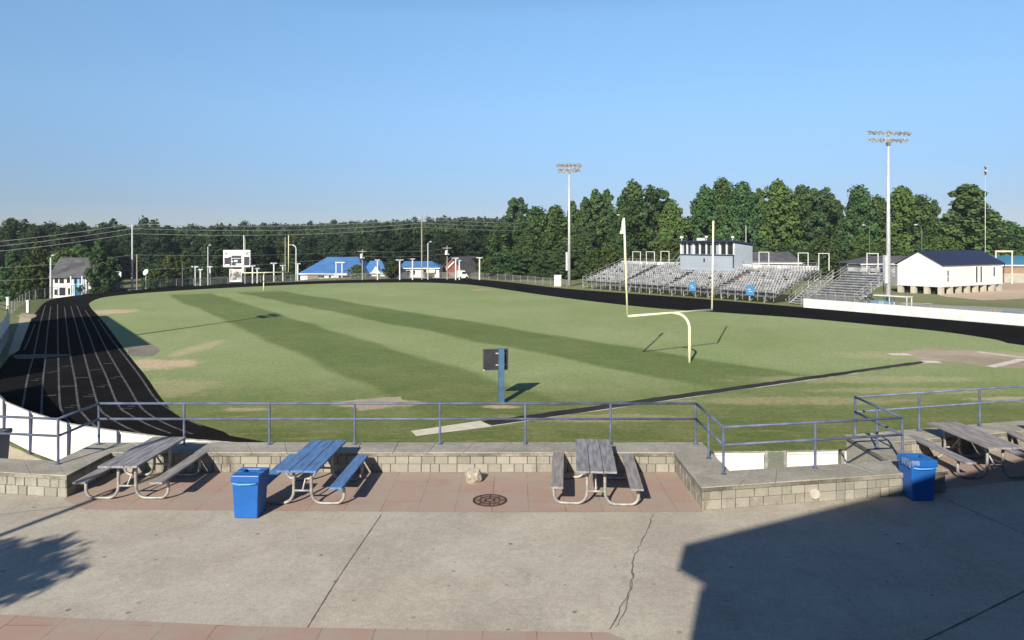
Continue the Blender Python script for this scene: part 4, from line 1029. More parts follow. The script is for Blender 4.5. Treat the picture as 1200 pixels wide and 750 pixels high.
# white edge posts and low block at the far left bend
for u, v, lb in ((9.5, 362, 'short white post at the corner of the left stand'), (33, 366.5, 'short white post on the grass beside the left bend')):
    p = G(u, v); m_ = MB(); m_.box((0, 0, .65), (.28, .28, 1.3)); m_.box((0, 0, 1.34), (.36, .36, .10)); o = m_.build('edge_post', M_WHITE, bevel=.02); o.location = (p.x, p.y, GZ + .02); tag(o, lb, 'post')

# ------------------------------------------------------------------ stand at the left edge
ls = thing('side_bleachers', 'blue and white bleachers cut off by the left edge of the photo', 'bleachers', (-34.6, 49.1, GZ), math.atan2(AX.y, AX.x))
# local x runs away from the camera along the track, local y away from the track
m_ = MB(); m_.box((3.2, .0, 1.72), (12.5, .06, .95)); m_.build('front_panel', M_WHITE, ls)
m_ = MB(); m_.box((-7.0, -.05, .85), (8.0, .06, 1.5)); m_.build('lower_panel', M_PANELBLUE, ls)
for k in range(7):
    m_ = MB(); m_.box((-3 + k * 2.08, .1, .62), (.12, .12, 1.24)); m_.build('support_post', M_STEEL, ls)
for k in range(6):
    m_ = MB(); m_.box((3.2, .6 + k * .8, 1.3 + k * .32), (12.4, .75, .06)); m_.build('footboard', M_NAVY, ls)
    m_ = MB(); m_.box((3.2, .9 + k * .8, 1.72 + k * .32), (12.4, .28, .06)); m_.build('seat_row', M_ALU if k % 2 else M_PANELBLUE, ls)
m_ = MB()
for zz in (2.6, 2.95): m_.tube([(9.4, 0, zz - .3), (9.4, 4.6, zz + 1.4)], .03, 5)
for k in range(4): m_.tube([(9.4, .1 + 1.5 * k, 1.3 + .5 * k), (9.4, .1 + 1.5 * k, 2.7 + .55 * k)], .03, 5)
m_.build('side_rail', M_WHITE, ls)

pA, pB = G(178, 404) - SHL * 8.0, G(126, 370) - SHL * 8.0
t_ = (pB - pA); L = t_.length
hb_ = thing('press_box', 'blue and white press box on posts over the left side bleachers', 'press box', (pA.x, pA.y, GZ), math.atan2(t_.y, t_.x))
m_ = MB(); m_.box((L / 2, 2.0, 6.2), (L - .8, 3.4, 3.2)); m_.build('wall', M_WHITE2, hb_)
m_ = MB(); m_.box((L / 2, 2.0, 7.9), (L, 4.0, .2)); m_.build('roof', M_NAVY, hb_)
m_ = MB(); m_.box((L / 2, .28, 6.6), (L - 2, .06, 1.2)); m_.build('window', M_GLASS, hb_)
for k in range(7):
    m_ = MB(); m_.box((.6 + k * (L - 1.2) / 6, 3.4, 2.3), (.22, .22, 4.6)); m_.build('post', M_STEEL, hb_)
m_ = MB(); m_.box((L / 2, 3.6, 2.6), (L - .8, .08, 4.2)); m_.build('back_screen', M_PANELBLUE, hb_)
# ------------------------------------------------------------------ scoreboard
Ysb = 150
a, c = at(261.5, 293, Ysb), at(296.5, 313, Ysb + 2); W_ = c.x - a.x
sb = thing('scoreboard', 'dark scoreboard with white header on posts behind the far goal', 'scoreboard', (a.x, Ysb, 0), R(4))
zt, zb = a.z, CZ - (313 - HOR) / FPX * Ysb
m_ = MB(); m_.box((W_ / 2, .3, (zt + zb) / 2), (W_, .5, zt - zb)); m_.build('cabinet', M_WHITE, sb)
hh = (zt - zb)
m_ = MB(); m_.box((W_ * .17, .03, zb + hh * .34), (W_ * .25, .06, hh * .5)); m_.box((W_ * .5, .03, zb + hh * .30), (W_ * .36, .06, hh * .4)); m_.box((W_ * .49, .03, zb + hh * .60), (W_ * .36, .06, hh * .13)); m_.box((W_ * .86, .03, zb + hh * .36), (W_ * .22, .06, hh * .5)); m_.build('display', mat('score_dark', (.03, .026, .045), None, 3, .4), sb)
m_ = MB()
for (x, z, w2, h2) in ((.16, .12, .17, .09), (.33, .33, .08, .08), (.47, .36, .12, .12), (.60, .16, .26, .10), (.70, .36, .05, .12), (.13, .58, .14, .06)): m_.box((W_ * x, -.02, zb + hh * z), (W_ * w2, .04, hh * h2))
m_.build('caption_plate', M_WHITE, sb)
m_ = MB()
for (x, z, w2, h2) in ((.075, .80, .018, .12), (.10, .79, .05, .03), (.12, .80, .018, .14), (.155, .80, .014, .12), (.84, .80, .015, .15), (.91, .86, .13, .025), (.91, .75, .13, .03), (.96, .80, .015, .14), (.88, .80, .05, .06)): m_.box((W_ * x, .035, zb + hh * z), (W_ * w2, .03, hh * h2))
m_.build('header_emblem', mat('emblem_grey', (.12, .12, .17), None, 3, .6), sb)
m_ = MB()
for x in (.24, .29, .40, .44, .49, .56, .62, .67, .72): m_.box((W_ * x, .035, zb + hh * (.80 + .02 * math.sin(x * 40))), (W_ * .028, .03, hh * .10))
m_.build('header_letters', mat('faint_letters', (.60, .60, .64), None, 3, .6), sb)
for xf, mm in ((.31, M_BRICK), (.72, M_WHITE), ):
    m_ = MB(); m_.box((W_ * xf, .3, (zb + GZ) / 2), (.38, .38, zb - GZ)); m_.build('leg', mat('dark_post', (.055, .05, .055), None, 2, .7) if xf < .5 else M_STEEL, sb)
t = thing('banner_sign', 'pale worn banner frame standing below the scoreboard', 'sign', (a.x + W_ * .36, Ysb - 1.5, GZ), R(4))
m_ = MB()
for k in range(2): m_.box((k * 2.3, 0, 1.35), (.14, .14, 2.7))
m_.box((1.15, 0, .2), (2.4, .12, .3)); m_.box((1.15, 0, 2.6), (2.4, .12, .16)); m_.build('frame', M_WHITE, t)
m_ = MB(); m_.box((1.15, .02, 1.4), (2.2, .04, 2.2)); m_.build('banner', mat('worn_banner', (.46, .44, .42), (.12, .11, .11), 1.1, .8, lo=.46, hi=.55), t)

# ------------------------------------------------------------------ court lights, lamp poles, utility poles
def court_light(u, vt, vb, heads, label, double=False):
    Y = FPX * (CZ - GZ) / (max(vb, 328) - HOR); c = at(u, vt, Y); zb_ = gzf(c.x, Y)
    t = thing('court_light', label, 'court light', (c.x, Y, zb_), 0, 'white court lights beyond the far bend')
    H_ = c.z - zb_
    m_ = MB(); m_.tube([(0, 0, 0), (0, 0, H_ - .1)], .15, 8)
    if double: m_.tube([(.75, .6, 0), (.75, .6, H_ - .6)], .15, 8)
    m_.build('pole', M_WHITE, t)
    m_ = MB(); m_.box((0, 0, H_), (heads, .4, .22)); m_.box((0, 0, H_ - .16), (.45, .36, .2)); m_.build('lamp_head', M_LAMP, t)
    if double: m_ = MB(); m_.box((.75, .6, H_ - .55), (1.0, .4, .22)); m_.build('lamp_head', M_LAMP, t)
for u, vt, vb, hd, lb, db in ((228.7, 312.5, 334, 1.3, 'white double court light left of the scoreboard, nearest the broken pole', True), (246.3, 312.5, 333, 1.1, 'white court light between the lamp pole and the scoreboard', False),
        (296, 311.5, 331, 1.2, 'white double court light at the right foot of the scoreboard', True), (321, 308.5, 330, 1.3, 'white court light right of the scoreboard, by the far goalpost', False),
        (331.5, 311, 329, 1.2, 'white court light in front of the plain tall pole', False), (349, 309, 329, 1.2, 'white court light beside the curved lamp pole', False),
        (442.5, 304.5, 328, 1.1, 'white court light before the dormer of the blue roofed wing', False), (468.5, 304.5, 328, 1.7, 'white wide-headed court light at the left end of the open bay building', False),
        (483.5, 303.5, 328, 1.1, 'white court light against the blue roof of the open bay building', False), (534, 302.5, 328, 1.5, 'white double court light left of the brick house', True), (562, 302, 328, 1.4, 'white court light right of the brick house', False)):
    court_light(u, vt, vb, hd, lb, db)

def pole(u, vt, vb, label, lamp=None, r=.14, arms=0, drum=False, m=M_WOODPOLE, Y=None, cat='utility pole'):
    Y = Y or FPX * (CZ - GZ) / (max(vb, 327.5) - HOR); c = at(u, vt, Y); zb_ = gzf(c.x, Y); H_ = c.z - zb_
    t = thing('lamp_pole' if lamp else 'utility_pole', label, 'lamp pole' if lamp else cat, (c.x, Y, zb_))
    m_ = MB()
    if lamp == 'arm':
        m_.tube([(0, 0, 0), (0, 0, H_ * .55), (0, 0, H_ - .9)] + [(-.9 * (1 - math.cos(R(k))), 0, H_ - .9 + .9 * math.sin(R(k))) for k in (20, 45, 70, 90)], r, 8, r * .6)
        m_.build('pole', m, t)
        m_ = MB(); m_.ball((-1.15, 0, H_ - .02), .38, .5); m_.build('lamp_head', M_LAMP, t)
    else:
        m_.tube([(0, 0, 0), (0, 0, H_)], r, 8, r * .75); m_.build('pole', m, t)
        if lamp: m_ = MB(); m_.tube([(0, 0, H_ - .1), (.35, -.2, H_ + .25)], .05, 5); m_.ball((.6, -.3, H_ + .3), .38, .5); m_.build('lamp_head', M_LAMP, t)
    for k in range(arms): m_ = MB(); m_.box((0, 0, H_ - .5 - k * .9), (2.0, .1, .12)); m_.build('crossarm', M_WOODPOLE, t)
    if drum: m_ = MB(); m_.lathe([(.3, -.5), (.33, -.4), (.33, .4), (.2, .5)], 12, (-.1, -.42, H_ - 1.5)); m_.build('transformer', mat('transformer_grey', (.62, .64, .66), None, 2, .5), t); m_ = MB(); m_.box((0, -.2, H_ - 1.9), (1.0, .2, .2)); m_.build('bracket', M_STEEL, t)
    return c, zb_
pole(59.5, 302, 347, 'pale concrete lamp pole before the white two storey house', 'tip', .17, m=M_STEEL)
pw1, _ = pole(155, 262, 339, 'tall pale utility pole at the left bend carrying three wires', None, .17, m=M_STEEL)
pole(160.5, 298, 334, 'short wooden pole standing just right of the tall left pole')
pole(213.5, 305.5, 335, 'leaning brown wooden pole left of the court lights', None, .16)
pole(243.7, 289, 328, 'straight lamp pole between two court lights left of the scoreboard', 'tip', .15, m=M_STEEL)
pole(287.3, 280, 331, 'tall pale pole standing behind the scoreboard', None, .15, Y=160)
pole(334.3, 278, 329, 'plain tall pole between the far goalpost and the curved lamp', None, .13)
pole(347, 287, 329, 'curved arm lamp pole left of the broad blue roof', 'arm', .17, m=M_STEEL)
pole(424.7, 292, 328, 'utility pole with a white transformer before the blue roofs', None, .15, 1, True)
pw2, _ = pole(494.3, 252, 327, 'tallest utility pole, behind the open bay blue roof building', None, .17, 2, m=M_WOODPOLE)
pole(501.5, 285, 327, 'lamp pole in front of the open bay blue roof building', 'tip', .16, m=M_STEEL)
pole(524, 288, 326, 'utility pole with transformer between the blue roof and brick house', None, .13, 1, True)
pole(1046, 268, 335, 'lamp head on a pole lost in the trees left of the tall mast', 'tip', .10, m=M_BARK, Y=146) if False else None
for u, v, lb in ((1019, 264, 'small white street lamp head among trees left of the tallest mast'), (1080, 263.5, 'small white street lamp head among trees right of the tallest mast')):
    pole(u, v, 335, lb, 'arm', .11, m=mat('dark_lamp_pole', (.09, .10, .08), None, 2, .7), Y=140)
pole(731, 252, 334, 'small white street lamp head among trees above the ribbon upright', 'arm', .10, m=mat('dark_lamp_pole', (.09, .10, .08), None, 2, .7), Y=150)
p = G(653.5, 335.5); t = thing('electrical_cabinet', 'white electrical cabinet on the grass left of the bleacher mast', 'cabinet', (p.x, p.y, GZ))
m_ = MB(); m_.box((0, 0, 1.05), (1.25, .8, 1.9)); m_.build('body', M_WHITE2, t, bevel=.03)
m_ = MB(); m_.box((0, 0, 2.04), (1.35, .9, .09)); m_.build('cap', M_WHITE, t); m_ = MB(); m_.box((0, 0, .05), (1.4, .95, .12)); m_.build('base', M_RETAIN, t)
# small roadside things past the left bend
c = at(137, 316, 135)
t = thing('roadside_sign', 'small pale tilted roadside sign among trees left of the tall pole', 'sign', (c.x, 135, gzf(c.x, 135)), R(10)); H_ = c.z - gzf(c.x, 135)
m_ = MB(); m_.hexa([(-.8, 0, H_ - 1.2), (.7, 0, H_ - 1.5), (.75, 0, H_ - .5), (-.3, 0, H_ + .1)], [(-.8, .08, H_ - 1.2), (.7, .08, H_ - 1.5), (.75, .08, H_ - .5), (-.3, .08, H_ + .1)]); m_.build('board', M_WHITE2, t)
m_ = MB(); m_.tube([(0, .1, 0), (0, .1, H_ - .5)], .06, 5); m_.build('post', M_BARK, t)
c = at(171, 319, 136); zb_ = gzf(c.x, 136)
t = thing('satellite_dish', 'white satellite dish on a post right of the tall left pole', 'satellite dish', (c.x, 136, zb_))
m_ = MB(); m_.tube([(0, 0, 0), (0, 0, c.z - zb_)], .06, 6); m_.build('post', M_STEEL, t)
m_ = MB(); M = Matrix.Translation((.1, -.2, c.z - zb_)) @ Matrix.Rotation(R(-115), 4, 'X') @ Matrix.Rotation(R(20), 4, 'Y')
V = [M @ Vector((r_ * math.cos(k * math.pi / 8), r_ * math.sin(k * math.pi / 8), -.25 * r_ * r_)) for r_ in (.02, .3, .6) for k in range(16)]
m_.add(V, [(a * 16 + k, a * 16 + (k + 1) % 16, (a + 1) * 16 + (k + 1) % 16, (a + 1) * 16 + k) for a in (0, 1) for k in range(16)]); m_.build('dish', M_WHITE, t)
c = at(169.5, 330, 136); m_ = MB(); m_.lathe([(.35, 0), (.62, .4), (.66, 1.2), (.5, 1.7), (.2, 1.85)], 16); o = m_.build('white_tank', M_WHITE2, smooth=True); o.location = (c.x, 136, gzf(c.x, 136)); tag(o, 'white rounded tank behind the fence right of the tall left pole', 'tank')
c0, c1 = at(128, 333, 138), at(206, 331, 146)
t_ = Vector((c1.x - c0.x, 8)); m_ = MB(); L = t_.length
for k in range(int(L / 2.4) + 1): m_.box((k * 2.4, 0, .85), (.14, .14, 1.9))
m_.box((L / 2, .05, .9), (L, .06, 1.5))
o = m_.build('board_fence', mat('red_brown_board', (.11, .055, .045), (.06, .035, .03), 1.5, .85)); o.location = (c0.x, 138, gzf(c0.x, 138)); o.rotation_euler = (0, 0, math.atan2(t_.y, t_.x)); tag(o, 'dark red board fence behind the tall pole at the left bend', 'fence')
m_ = MB(); c = at(84, 0, 116); 
c = at(118, 336, 121); m_ = MB(); m_.box((0, 0, .5), (.9, .6, 1.0)); o = m_.build('utility_box', M_WHITE2, bevel=.05); o.location = (c.x, 121, gzf(c.x, 121)); tag(o, 'small white utility box on the verge right of the white house', 'utility box')

# wires
def wire(pts, sag, r, label, grp):
    m_ = MB(); P = []
    for a, b in zip(pts, pts[1:]):
        for k in range(24):
            t_ = k / 24; q = a.lerp(b, t_); q.z -= sag * 4 * t_ * (1 - t_); P.append(q)
    P.append(pts[-1]); m_.tube(P, r, 4)
    tag(m_.build('power_wire', M_WIRE), label, 'wire', grp)
for dv, nm in ((0, 'topmost'), (5.5, 'middle'), (11.5, 'lowest')):
    wire([at(-260, 299 + dv, 92), at(155, 262.3 + dv, pw1.y), at(494.3, 257 + dv * .8, pw2.y), at(760, 259 + dv * .7, 215)], .9, .035, nm + ' of the three bright power wires crossing before the wood', 'upper power wires')
for i, (v0_, v1_, v2_) in enumerate(((316, 298.5, 294), (330, 316, 300))):
    wire([at(-60, v0_, 110), at(155, v1_, pw1.y - .3), at(424.7, v2_, 157), at(524, v2_ - 3, 168)], .5, .018, ('upper' if i == 0 else 'lower') + ' of the two thin service wires strung low between the poles', 'low service wires')

# ================================================================== TREES
def leaf_mesh(name, centers, radii, n_per, size, m, seed, flat=1., droop=0.):
    """many small leaf clumps: each a bent quad, spread in blobs round the given centres"""
    r = np.random.default_rng(seed)
    K = len(centers); C = np.repeat(np.asarray(centers, float), n_per, 0); Rr = np.repeat(np.asarray(radii, float), n_per)
    n = len(C); d = r.normal(size=(n, 3)); d /= np.linalg.norm(d, axis=1)[:, None]
    rad = r.random(n) ** .5
    P = C + d * (rad * Rr)[:, None] * np.array([1, 1, flat])
    nrm = d * .8 + r.normal(size=(n, 3)) * .55 + np.array([0, 0, .45]); nrm /= np.linalg.norm(nrm, axis=1)[:, None]
    up = r.normal(size=(n, 3)); t1 = np.cross(nrm, up); t1 /= np.linalg.norm(t1, axis=1)[:, None] + 1e-9; t2 = np.cross(nrm, t1)
    s = (size * r.uniform(.6, 1.35, n))[:, None]; a = r.uniform(.55, 1.0, n)[:, None]
    q = np.stack([P - t1 * s - t2 * s * a * .35, P + t2 * s * -a, P + t1 * s + t2 * s * a * .2, P + t2 * s * a], 1).reshape(-1, 3)
    me = D.meshes.new(name); me.vertices.add(4 * n); me.vertices.foreach_set('co', q.ravel())
    me.loops.add(4 * n); me.loops.foreach_set('vertex_index', np.arange(4 * n, dtype=np.int32))
    me.polygons.add(n); me.polygons.foreach_set('loop_start', np.arange(0, 4 * n, 4, dtype=np.int32)); me.polygons.foreach_set('loop_total', np.full(n, 4, np.int32))
    me.update(calc_edges=True); me.materials.append(m)
    tone = np.clip(np.repeat(r.random(K), n_per) * .7 + r.random(n) * .3, 0, 1)
    at_ = me.attributes.new('tone', 'FLOAT', 'FACE'); at_.data.foreach_set('value', tone)
    return me
def crown_blobs(kind, H, W, seed):
    r = random.Random(seed); C = []; Rd = []
    ph = [r.uniform(0, 6.28) for _ in range(4)]
    if kind == 'broad':
        n = 62
        for i in range(n):
            h = .10 + .88 * (i + r.random()) / n
            prof = math.sin(min(1, max(0, (h - .02) / .98)) ** .75 * math.pi) ** .6 * (1.0 if h < .55 else 1 - .35 * (h - .55))
            a = i * 2.4 + r.uniform(-.4, .4); lob = 1 + .22 * math.sin(2 * a + ph[0]) + .14 * math.sin(5 * h * 3 + ph[1] + a)
            q = W * prof * lob * r.uniform(.35, .92); C.append((q * math.cos(a), q * math.sin(a), h * H)); Rd.append(r.uniform(.85, 1.7) * (W / 4.2))
    elif kind == 'cone':
        n = 70
        for i in range(n):
            h = .06 + .93 * (i + r.random()) / n
            prof = (1 - h) ** .62 * (1 if h > .2 else .75 + h) + .05
            a = i * 2.4 + r.uniform(-.5, .5); q = W * prof * r.uniform(.35, 1.0) * (1 + .2 * math.sin(3 * a + ph[0] + 9 * h))
            C.append((q * math.cos(a), q * math.sin(a), h * H - .08 * q)); Rd.append((.55 + 1.1 * (1 - h)) * r.uniform(.75, 1.2) * (W / 4.2))
    elif kind == 'pine':
        n = 46
        for i in range(n):
            h = .34 + .65 * (i + r.random()) / n
            prof = math.sin(((h - .30) / .72) ** .8 * math.pi) ** .55
            a = i * 2.4 + r.uniform(-.6, .6); q = W * prof * r.uniform(.25, 1.05)
            C.append((q * math.cos(a), q * math.sin(a), h * H)); Rd.append(r.uniform(.7, 1.35) * (W / 4.2))
    return C, Rd
def trunk_mesh(H, W, kind, seed):
    r = random.Random(seed); m_ = MB(); hh = H * (.9 if kind != 'broad' else .72)
    m_.tube([(0, 0, -.4), (r.uniform(-.1, .1), r.uniform(-.1, .1), hh * .3), (r.uniform(-.25, .25), r.uniform(-.25, .25), hh * .65), (r.uniform(-.3, .3), r.uniform(-.3, .3), hh)], .28 * W / 4, 8, .05)
    for i in range(9):
        h = hh * (.32 + .6 * i / 9); a = i * 2.4; q = W * r.uniform(.45, .75) * (1 - .5 * i / 9)
        m_.tube([(0, 0, h), (q * .5 * math.cos(a), q * .5 * math.sin(a), h + q * .3), (q * math.cos(a), q * math.sin(a), h + q * .42)], .09 * W / 4, 5, .02)
    return m_
TREES = []
def proto(nm, kind, H, W, n_per, size, m, seed):
    C, Rd = crown_blobs(kind, H, W, seed)
    me = leaf_mesh('crown', C, Rd, n_per, size, m, seed, .8 if kind == 'pine' else .9)
    tr = trunk_mesh(H, W, kind, seed).build('trunk', M_BARK); tm = tr.data; D.objects.remove(tr)
    return dict(name=nm, me=me, tm=tm, H=H, W=W)
PR = {'b0': proto('broadleaf_tree', 'broad', 18, 4.6, 150, .31, M_LEAF, 1), 'b1': proto('broadleaf_tree', 'broad', 17, 5.0, 150, .31, M_LEAF, 2), 'b2': proto('broadleaf_tree', 'broad', 19, 4.2, 150, .30, M_LEAF, 3),
      'c0': proto('conifer_tree', 'cone', 20, 4.4, 140, .29, M_PINE, 4), 'c1': proto('conifer_tree', 'cone', 19, 5.0, 140, .29, M_PINE, 5),
      'p0': proto('pine_tree', 'pine', 20, 4.6, 160, .29, M_PINE, 6), 'p1': proto('pine_tree', 'pine', 19, 4.0, 160, .28, M_PINE, 7),
      'y0': proto('young_tree', 'broad', 8, 3.0, 120, .26, M_BRIGHT, 8), 'y1': proto('young_tree', 'cone', 11, 3.2, 120, .26, M_BRIGHT, 9)}
def tree(key, x, y, H, W, label, group, z=None, rz=None, leaf=None):
    p = PR[key]; z = gzf(x, y) if z is None else z
    t = thing(p['name'], label, 'tree', (x, y, z), random.uniform(0, 6.28) if rz is None else rz, group)
    t.scale = (W / p['W'], W / p['W'], H / p['H'])
    for nm, me in (('crown', p['me']), ('trunk', p['tm'])):
        o = D.objects.new(nm, me); COL.objects.link(o); o.parent = t
        if leaf and nm == 'crown': o.material_slots[0].link = 'OBJECT'; o.material_slots[0].material = leaf
    return t
def tree_px(key, u, vt, Y, W, label, group):
    c = at(u, vt, Y); zb_ = gzf(c.x, Y); tree(key, c.x, Y, c.z - zb_ + .3, W, label, group)
# front row on the right, one by one
front = [('p0', 606, 234, 186, 4.2, 'flat-topped pine at the left end of the tall right tree row'), ('b0', 586, 262, 182, 4.2, 'low broad tree at the left foot of the flat-topped pine'), ('b1', 628, 246, 178, 5.2, 'rounded broad tree right of the flat-topped pine'),
         ('b0', 650, 244, 176, 4.6, 'rounded broad tree just left of the bleacher floodlight mast'), ('c0', 671, 237, 178, 3.6, 'narrow pointed tree directly behind the left floodlight mast'), ('c1', 686, 233, 172, 3.4, 'pointed conifer immediately right of the left floodlight mast'),
         ('c0', 698, 223, 174, 4.2, 'tall twin-topped conifer, its left spire, over the bleachers'), ('c1', 711, 224, 176, 3.8, 'tall twin-topped conifer, its right spire, over the bleachers'), ('b2', 741, 216, 176, 4.9, 'tall tree behind the goalpost ribbon upright, highest before the press box'),
         ('b1', 727, 246, 168, 4.2, 'lower bushy tree below the twin spires, left of the ribbon upright'), ('p1', 768, 222, 178, 4.6, 'tall open-crowned tree above the left pipe hoops'), ('b0', 787, 238, 174, 4.2, 'medium tree sloping down above the press box roof corner'),
         ('c0', 805, 258, 180, 3.6, 'lowest tree top at the gap left of the second tall group'), ('b2', 826, 222, 176, 4.6, 'leftmost tall tree right of the sky gap, over the press box'), ('b1', 846, 214, 178, 5.0, 'highest tree over the press box, right of the sky gap'),
         ('b0', 870, 218, 174, 4.8, 'rounded tall tree above the press box antenna'), ('c1', 890, 223, 176, 4.4, 'dark tree right of the press box antenna'), ('b2', 913, 215, 174, 5.0, 'tall tree above the grey roof behind the bleachers'),
         ('b0', 940, 221, 176, 4.8, 'broad tree above the two right pipe hoops'), ('p0', 962, 223, 172, 4.6, 'tree above the top of the access stairs'), ('c1', 980, 236, 176, 4.2, 'shorter tree in the dip over the short bleachers'),
         ('b1', 1007, 222, 170, 5.2, 'wide rounded tree left of the tallest floodlight mast'), ('b2', 1030, 233, 172, 4.4, 'narrower tree immediately left behind the tallest floodlight mast'), ('b0', 1058, 223, 166, 5.6, 'wide bright tree right behind the tallest floodlight mast'),
         ('b1', 1078, 233, 164, 4.6, 'tree sloping down above the white building gable'), ('p1', 1092, 239, 172, 2.8, 'thin sparse pine at the gap over the navy roof'), ('b0', 1106, 258, 160, 4.4, 'low tree in the gap left of the big dark tree'),
         ('c1', 1134, 218, 158, 8.4, 'big dark broad conical tree above the right end of the navy roof'), ('b2', 1118, 248, 165, 4.6, 'tree tucked against the left side of the big dark tree'), ('b1', 1160, 250, 170, 5.0, 'tree tucked against the right side of the big dark tree'), ('b0', 1183, 263, 178, 5.4, 'low tree above the sky blue roof at the right edge'), ('p0', 1203, 268, 185, 5.0, 'low tree cut by the right edge above the sky blue roof')]
for f in front: tree_px(*f, 'tall trees behind the grandstand')
r = random.Random(21)
for i in range(64):
    u = r.uniform(575, 1215); 
    near = min(front, key=lambda f: abs(f[1] - u)); Y = r.uniform(182, 215)
    tree_px(r.choice(('b0', 'b1', 'b2', 'c1', 'p0')), u, max(near[2] + r.uniform(10, 34), 238), Y, r.uniform(4.2, 5.8), 'green tree filling in behind the front row of tall trees', 'second row trees behind the grandstand')
r = random.Random(77)
for i in range(44):
    u = 590 + i * 14.4 + r.uniform(-5, 5)
    if 1140 < u: continue
    if 1100 < u: Y = r.uniform(150, 168)
    else: Y = r.uniform(156, 168)
    c = at(u, 0, Y); tree(r.choice(('y0', 'b0', 'b1', 'c1')), c.x, Y, r.uniform(5.5, 10), r.uniform(3.0, 4.2), 'low bushy tree at the foot of the tall row', 'understorey trees behind the grandstand')
# left: edge of the wood
edge = [('c1', 14, 296, 128, 3.0, 'dark tree at the left edge before the wood'), ('y1', 45, 287, 136, 3.6, 'light green pointed tree left of the white house'), ('y0', 33, 306, 128, 2.6, 'bright bushy tree at the left edge beside the lamp pole'),
        ('c0', 116, 283, 117.5, 2.5, 'tall conifer standing at the right end of the white house'), ('b1', 129, 305, 124, 2.4, 'dark rounded tree right of the conifer by the house'), ('y0', 183, 312, 150, 3.0, 'round bright shrub tree right of the white tank'),
        ('y0', 199, 303, 156, 3.4, 'bright green tree between the tank and the leaning pole'), ('y1', 217, 296, 168, 3.0, 'light pointed tree behind the leaning pole'), ('b0', 72, 296, 160, 4.4, 'dark tree directly behind the grey house roof'), ('b2', 92, 290, 165, 4.6, 'dark tree behind the right half of the house roof'),
        ('b1', 418, 312, 165, 1.9, 'small tree before the joint of the two blue roofs'), ('y0', 460, 308, 166, 2.6, 'yellow green tree between the two blue roof buildings'), ('y0', 571, 305, 172, 3.0, 'bright shrub tree right of the brick house'), ('y0', 583, 312, 168, 2.8, 'low bright tree at the end of the chain link fence'),
        ('y1', 340, 300, 186, 3.0, 'light green tree behind the curved lamp pole'), ('b0', 368, 296, 198, 3.6, 'tree over the left slope of the broad blue roof')]
for e in edge: tree_px(*e, 'trees along the wood edge')
r = random.Random(5)
for i in range(110):
    u = -25 + i * 5.7 + r.uniform(-6, 6); Y = r.uniform(186, 236)
    c = at(u, 0, Y)
    tree(r.choice(('b0', 'b1', 'b2', 'c0', 'c1', 'p0', 'p1')), c.x, Y, r.uniform(9, 15), r.uniform(3.6, 5.0), 'dark mixed tree in the front ranks of the wood', 'front ranks of the far wood', leaf=M_EDGE)
# the wood behind, one mass on the rising ground
rr = np.random.default_rng(3)
C = []; Rd = []
pts = []
for Y0, Y1, nT in ((232, 300, 420), (300, 400, 620), (400, 520, 700), (520, 660, 760)):
    u = rr.uniform(-60, 700, nT); y = rr.uniform(Y0, Y1, nT); x = (u - 600) / FPX * y
    pts += list(zip(x, y))
for x, y in pts:
    H_ = rr.uniform(11, 14.5) * (1.0 if x < -60 else 1.1) * (1.15 if rr.random() < .10 else 1); zb_ = gzf(x, y); W_ = rr.uniform(3.2, 5.6)
    for k in range(7):
        h = rr.uniform(.35, 1.0) if k else .96; a = rr.uniform(0, 6.28); q = W_ * (1 - (max(h - .45, 0) / .6) ** 2) * rr.uniform(.2, .8) if k else 0
        C.append((x + q * math.cos(a), y + q * math.sin(a), zb_ + h * H_)); Rd.append(rr.uniform(1.3, 2.6) if k else 1.2)
me = leaf_mesh('distant_wood', C, Rd, 26, .68, M_FOREST, 9)
fo = D.objects.new('distant_wood', me); COL.objects.link(fo); tag(fo, 'dense far wood covering the low hill behind the field', 'wood', kind='stuff')

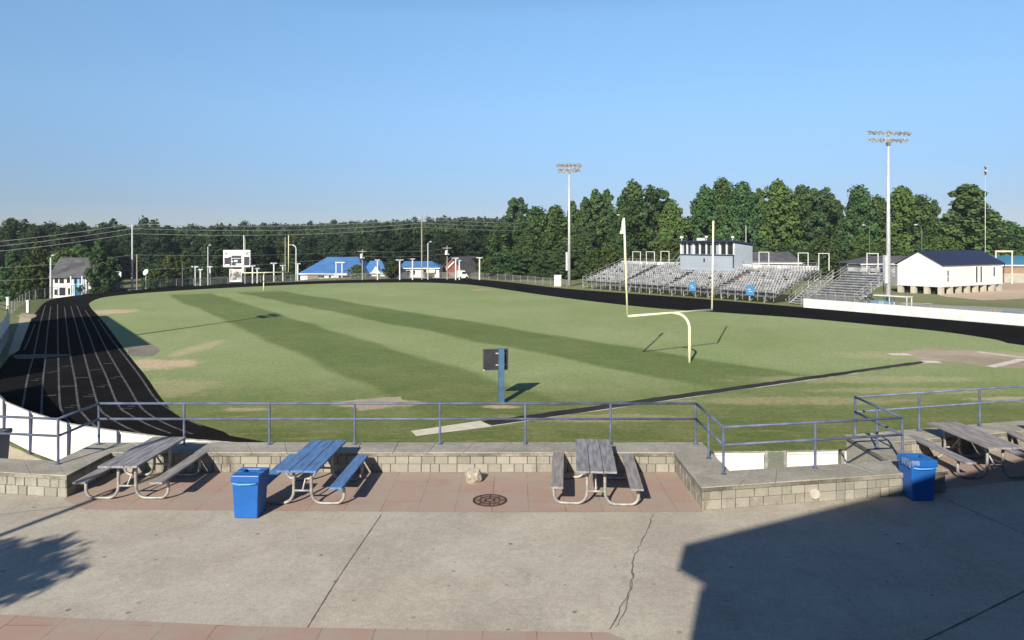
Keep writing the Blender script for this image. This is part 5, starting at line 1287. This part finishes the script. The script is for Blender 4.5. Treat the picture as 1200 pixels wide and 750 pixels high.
# ================================================================== BEHIND THE CAMERA: what throws the shade on the patio
pc = Vector((2.74, 10.6)) - SHL * 7.0
ex = Vector((.882, .471)); ey = Vector((.471, -.882))
sb = thing('school_building', 'two storey school building standing behind the patio viewpoint', 'building', (pc.x, pc.y, 0), math.atan2(ex.y, ex.x))
m_ = MB(); m_.box((20, -9, 3.5), (40, 18, 6.99)); m_.build('wall', M_BRICK, sb)
m_ = MB(); m_.box((20.1, -8.68, 7.25), (39.97, 18.6, .5)); m_.build('roof', M_GREYROOF, sb)
for k in range(9):
    for z in (1.9, 5.2):
        m_ = MB(); m_.box((3 + k * 4, .0, z), (1.8, .08, 1.5)); f_ = m_.build('window', M_WHITE2, sb); m_ = MB(); m_.box((3 + k * 4, .03, z), (1.6, .08, 1.3)); m_.build('pane', M_GLASS, f_)
# courtyard tree and flagpole, only their shadows fall in the picture
cs = Vector((-8.4, 10.15)) - SHL * 4.4
C, Rd = [], []
r = random.Random(8)
for i in range(34):
    a = r.uniform(0, 6.28); h = r.uniform(-1, 1); q = 1.22 * math.sqrt(max(0, 1 - h * h)) * r.uniform(.2, 1)
    C.append((q * math.cos(a), q * math.sin(a), 4.4 + h * .8)); Rd.append(r.uniform(.3, .52))
me = leaf_mesh('crown', C, Rd, 240, .075, M_LEAF, 4)
t = thing('courtyard_tree', 'small leafy courtyard tree beside the patio', 'tree', (cs.x, cs.y, 0))
o = D.objects.new('crown', me); COL.objects.link(o); o.parent = t
m_ = MB(); m_.tube([(0, 0, 0), (.05, 0, 1.6), (0, .1, 4.2)], .10, 8, .03)
for c_ in C[:12]: m_.tube([(0, .05, 2.6), (c_[0] * .5, c_[1] * .5, (2.9 + c_[2]) / 2), c_], .03, 5, .01)
m_.build('trunk', M_BARK, t)
fb = Vector((-8.55, 13.35)) - SHL * 6.2
t = thing('flagpole', 'slim steel flagpole standing on the patio', 'flagpole', (fb.x, fb.y, 0))
m_ = MB(); m_.tube([(0, 0, 0), (0, 0, 8.4)], .085, 10, .07); m_.ball((0, 0, 8.45), .11); m_.build('pole', M_STEEL, t)

# ------------------------------------------------------------------ air
m = D.materials.new('air'); m.use_nodes = True; nt = m.node_tree; nt.nodes.clear()
out = nt.nodes.new('ShaderNodeOutputMaterial'); pv = nt.nodes.new('ShaderNodeVolumePrincipled')
pv.inputs['Color'].default_value = (.80, .88, 1, 1); pv.inputs['Density'].default_value = .0002; pv.inputs['Anisotropy'].default_value = .2
nt.links.new(pv.outputs[0], out.inputs['Volume'])
mb = MB(); mb.box((0, 330, 16.5), (1500, 1100, 47)); o = mb.build('haze', m); tag(o, 'thin even summer haze over the whole ground', 'haze', kind='stuff')
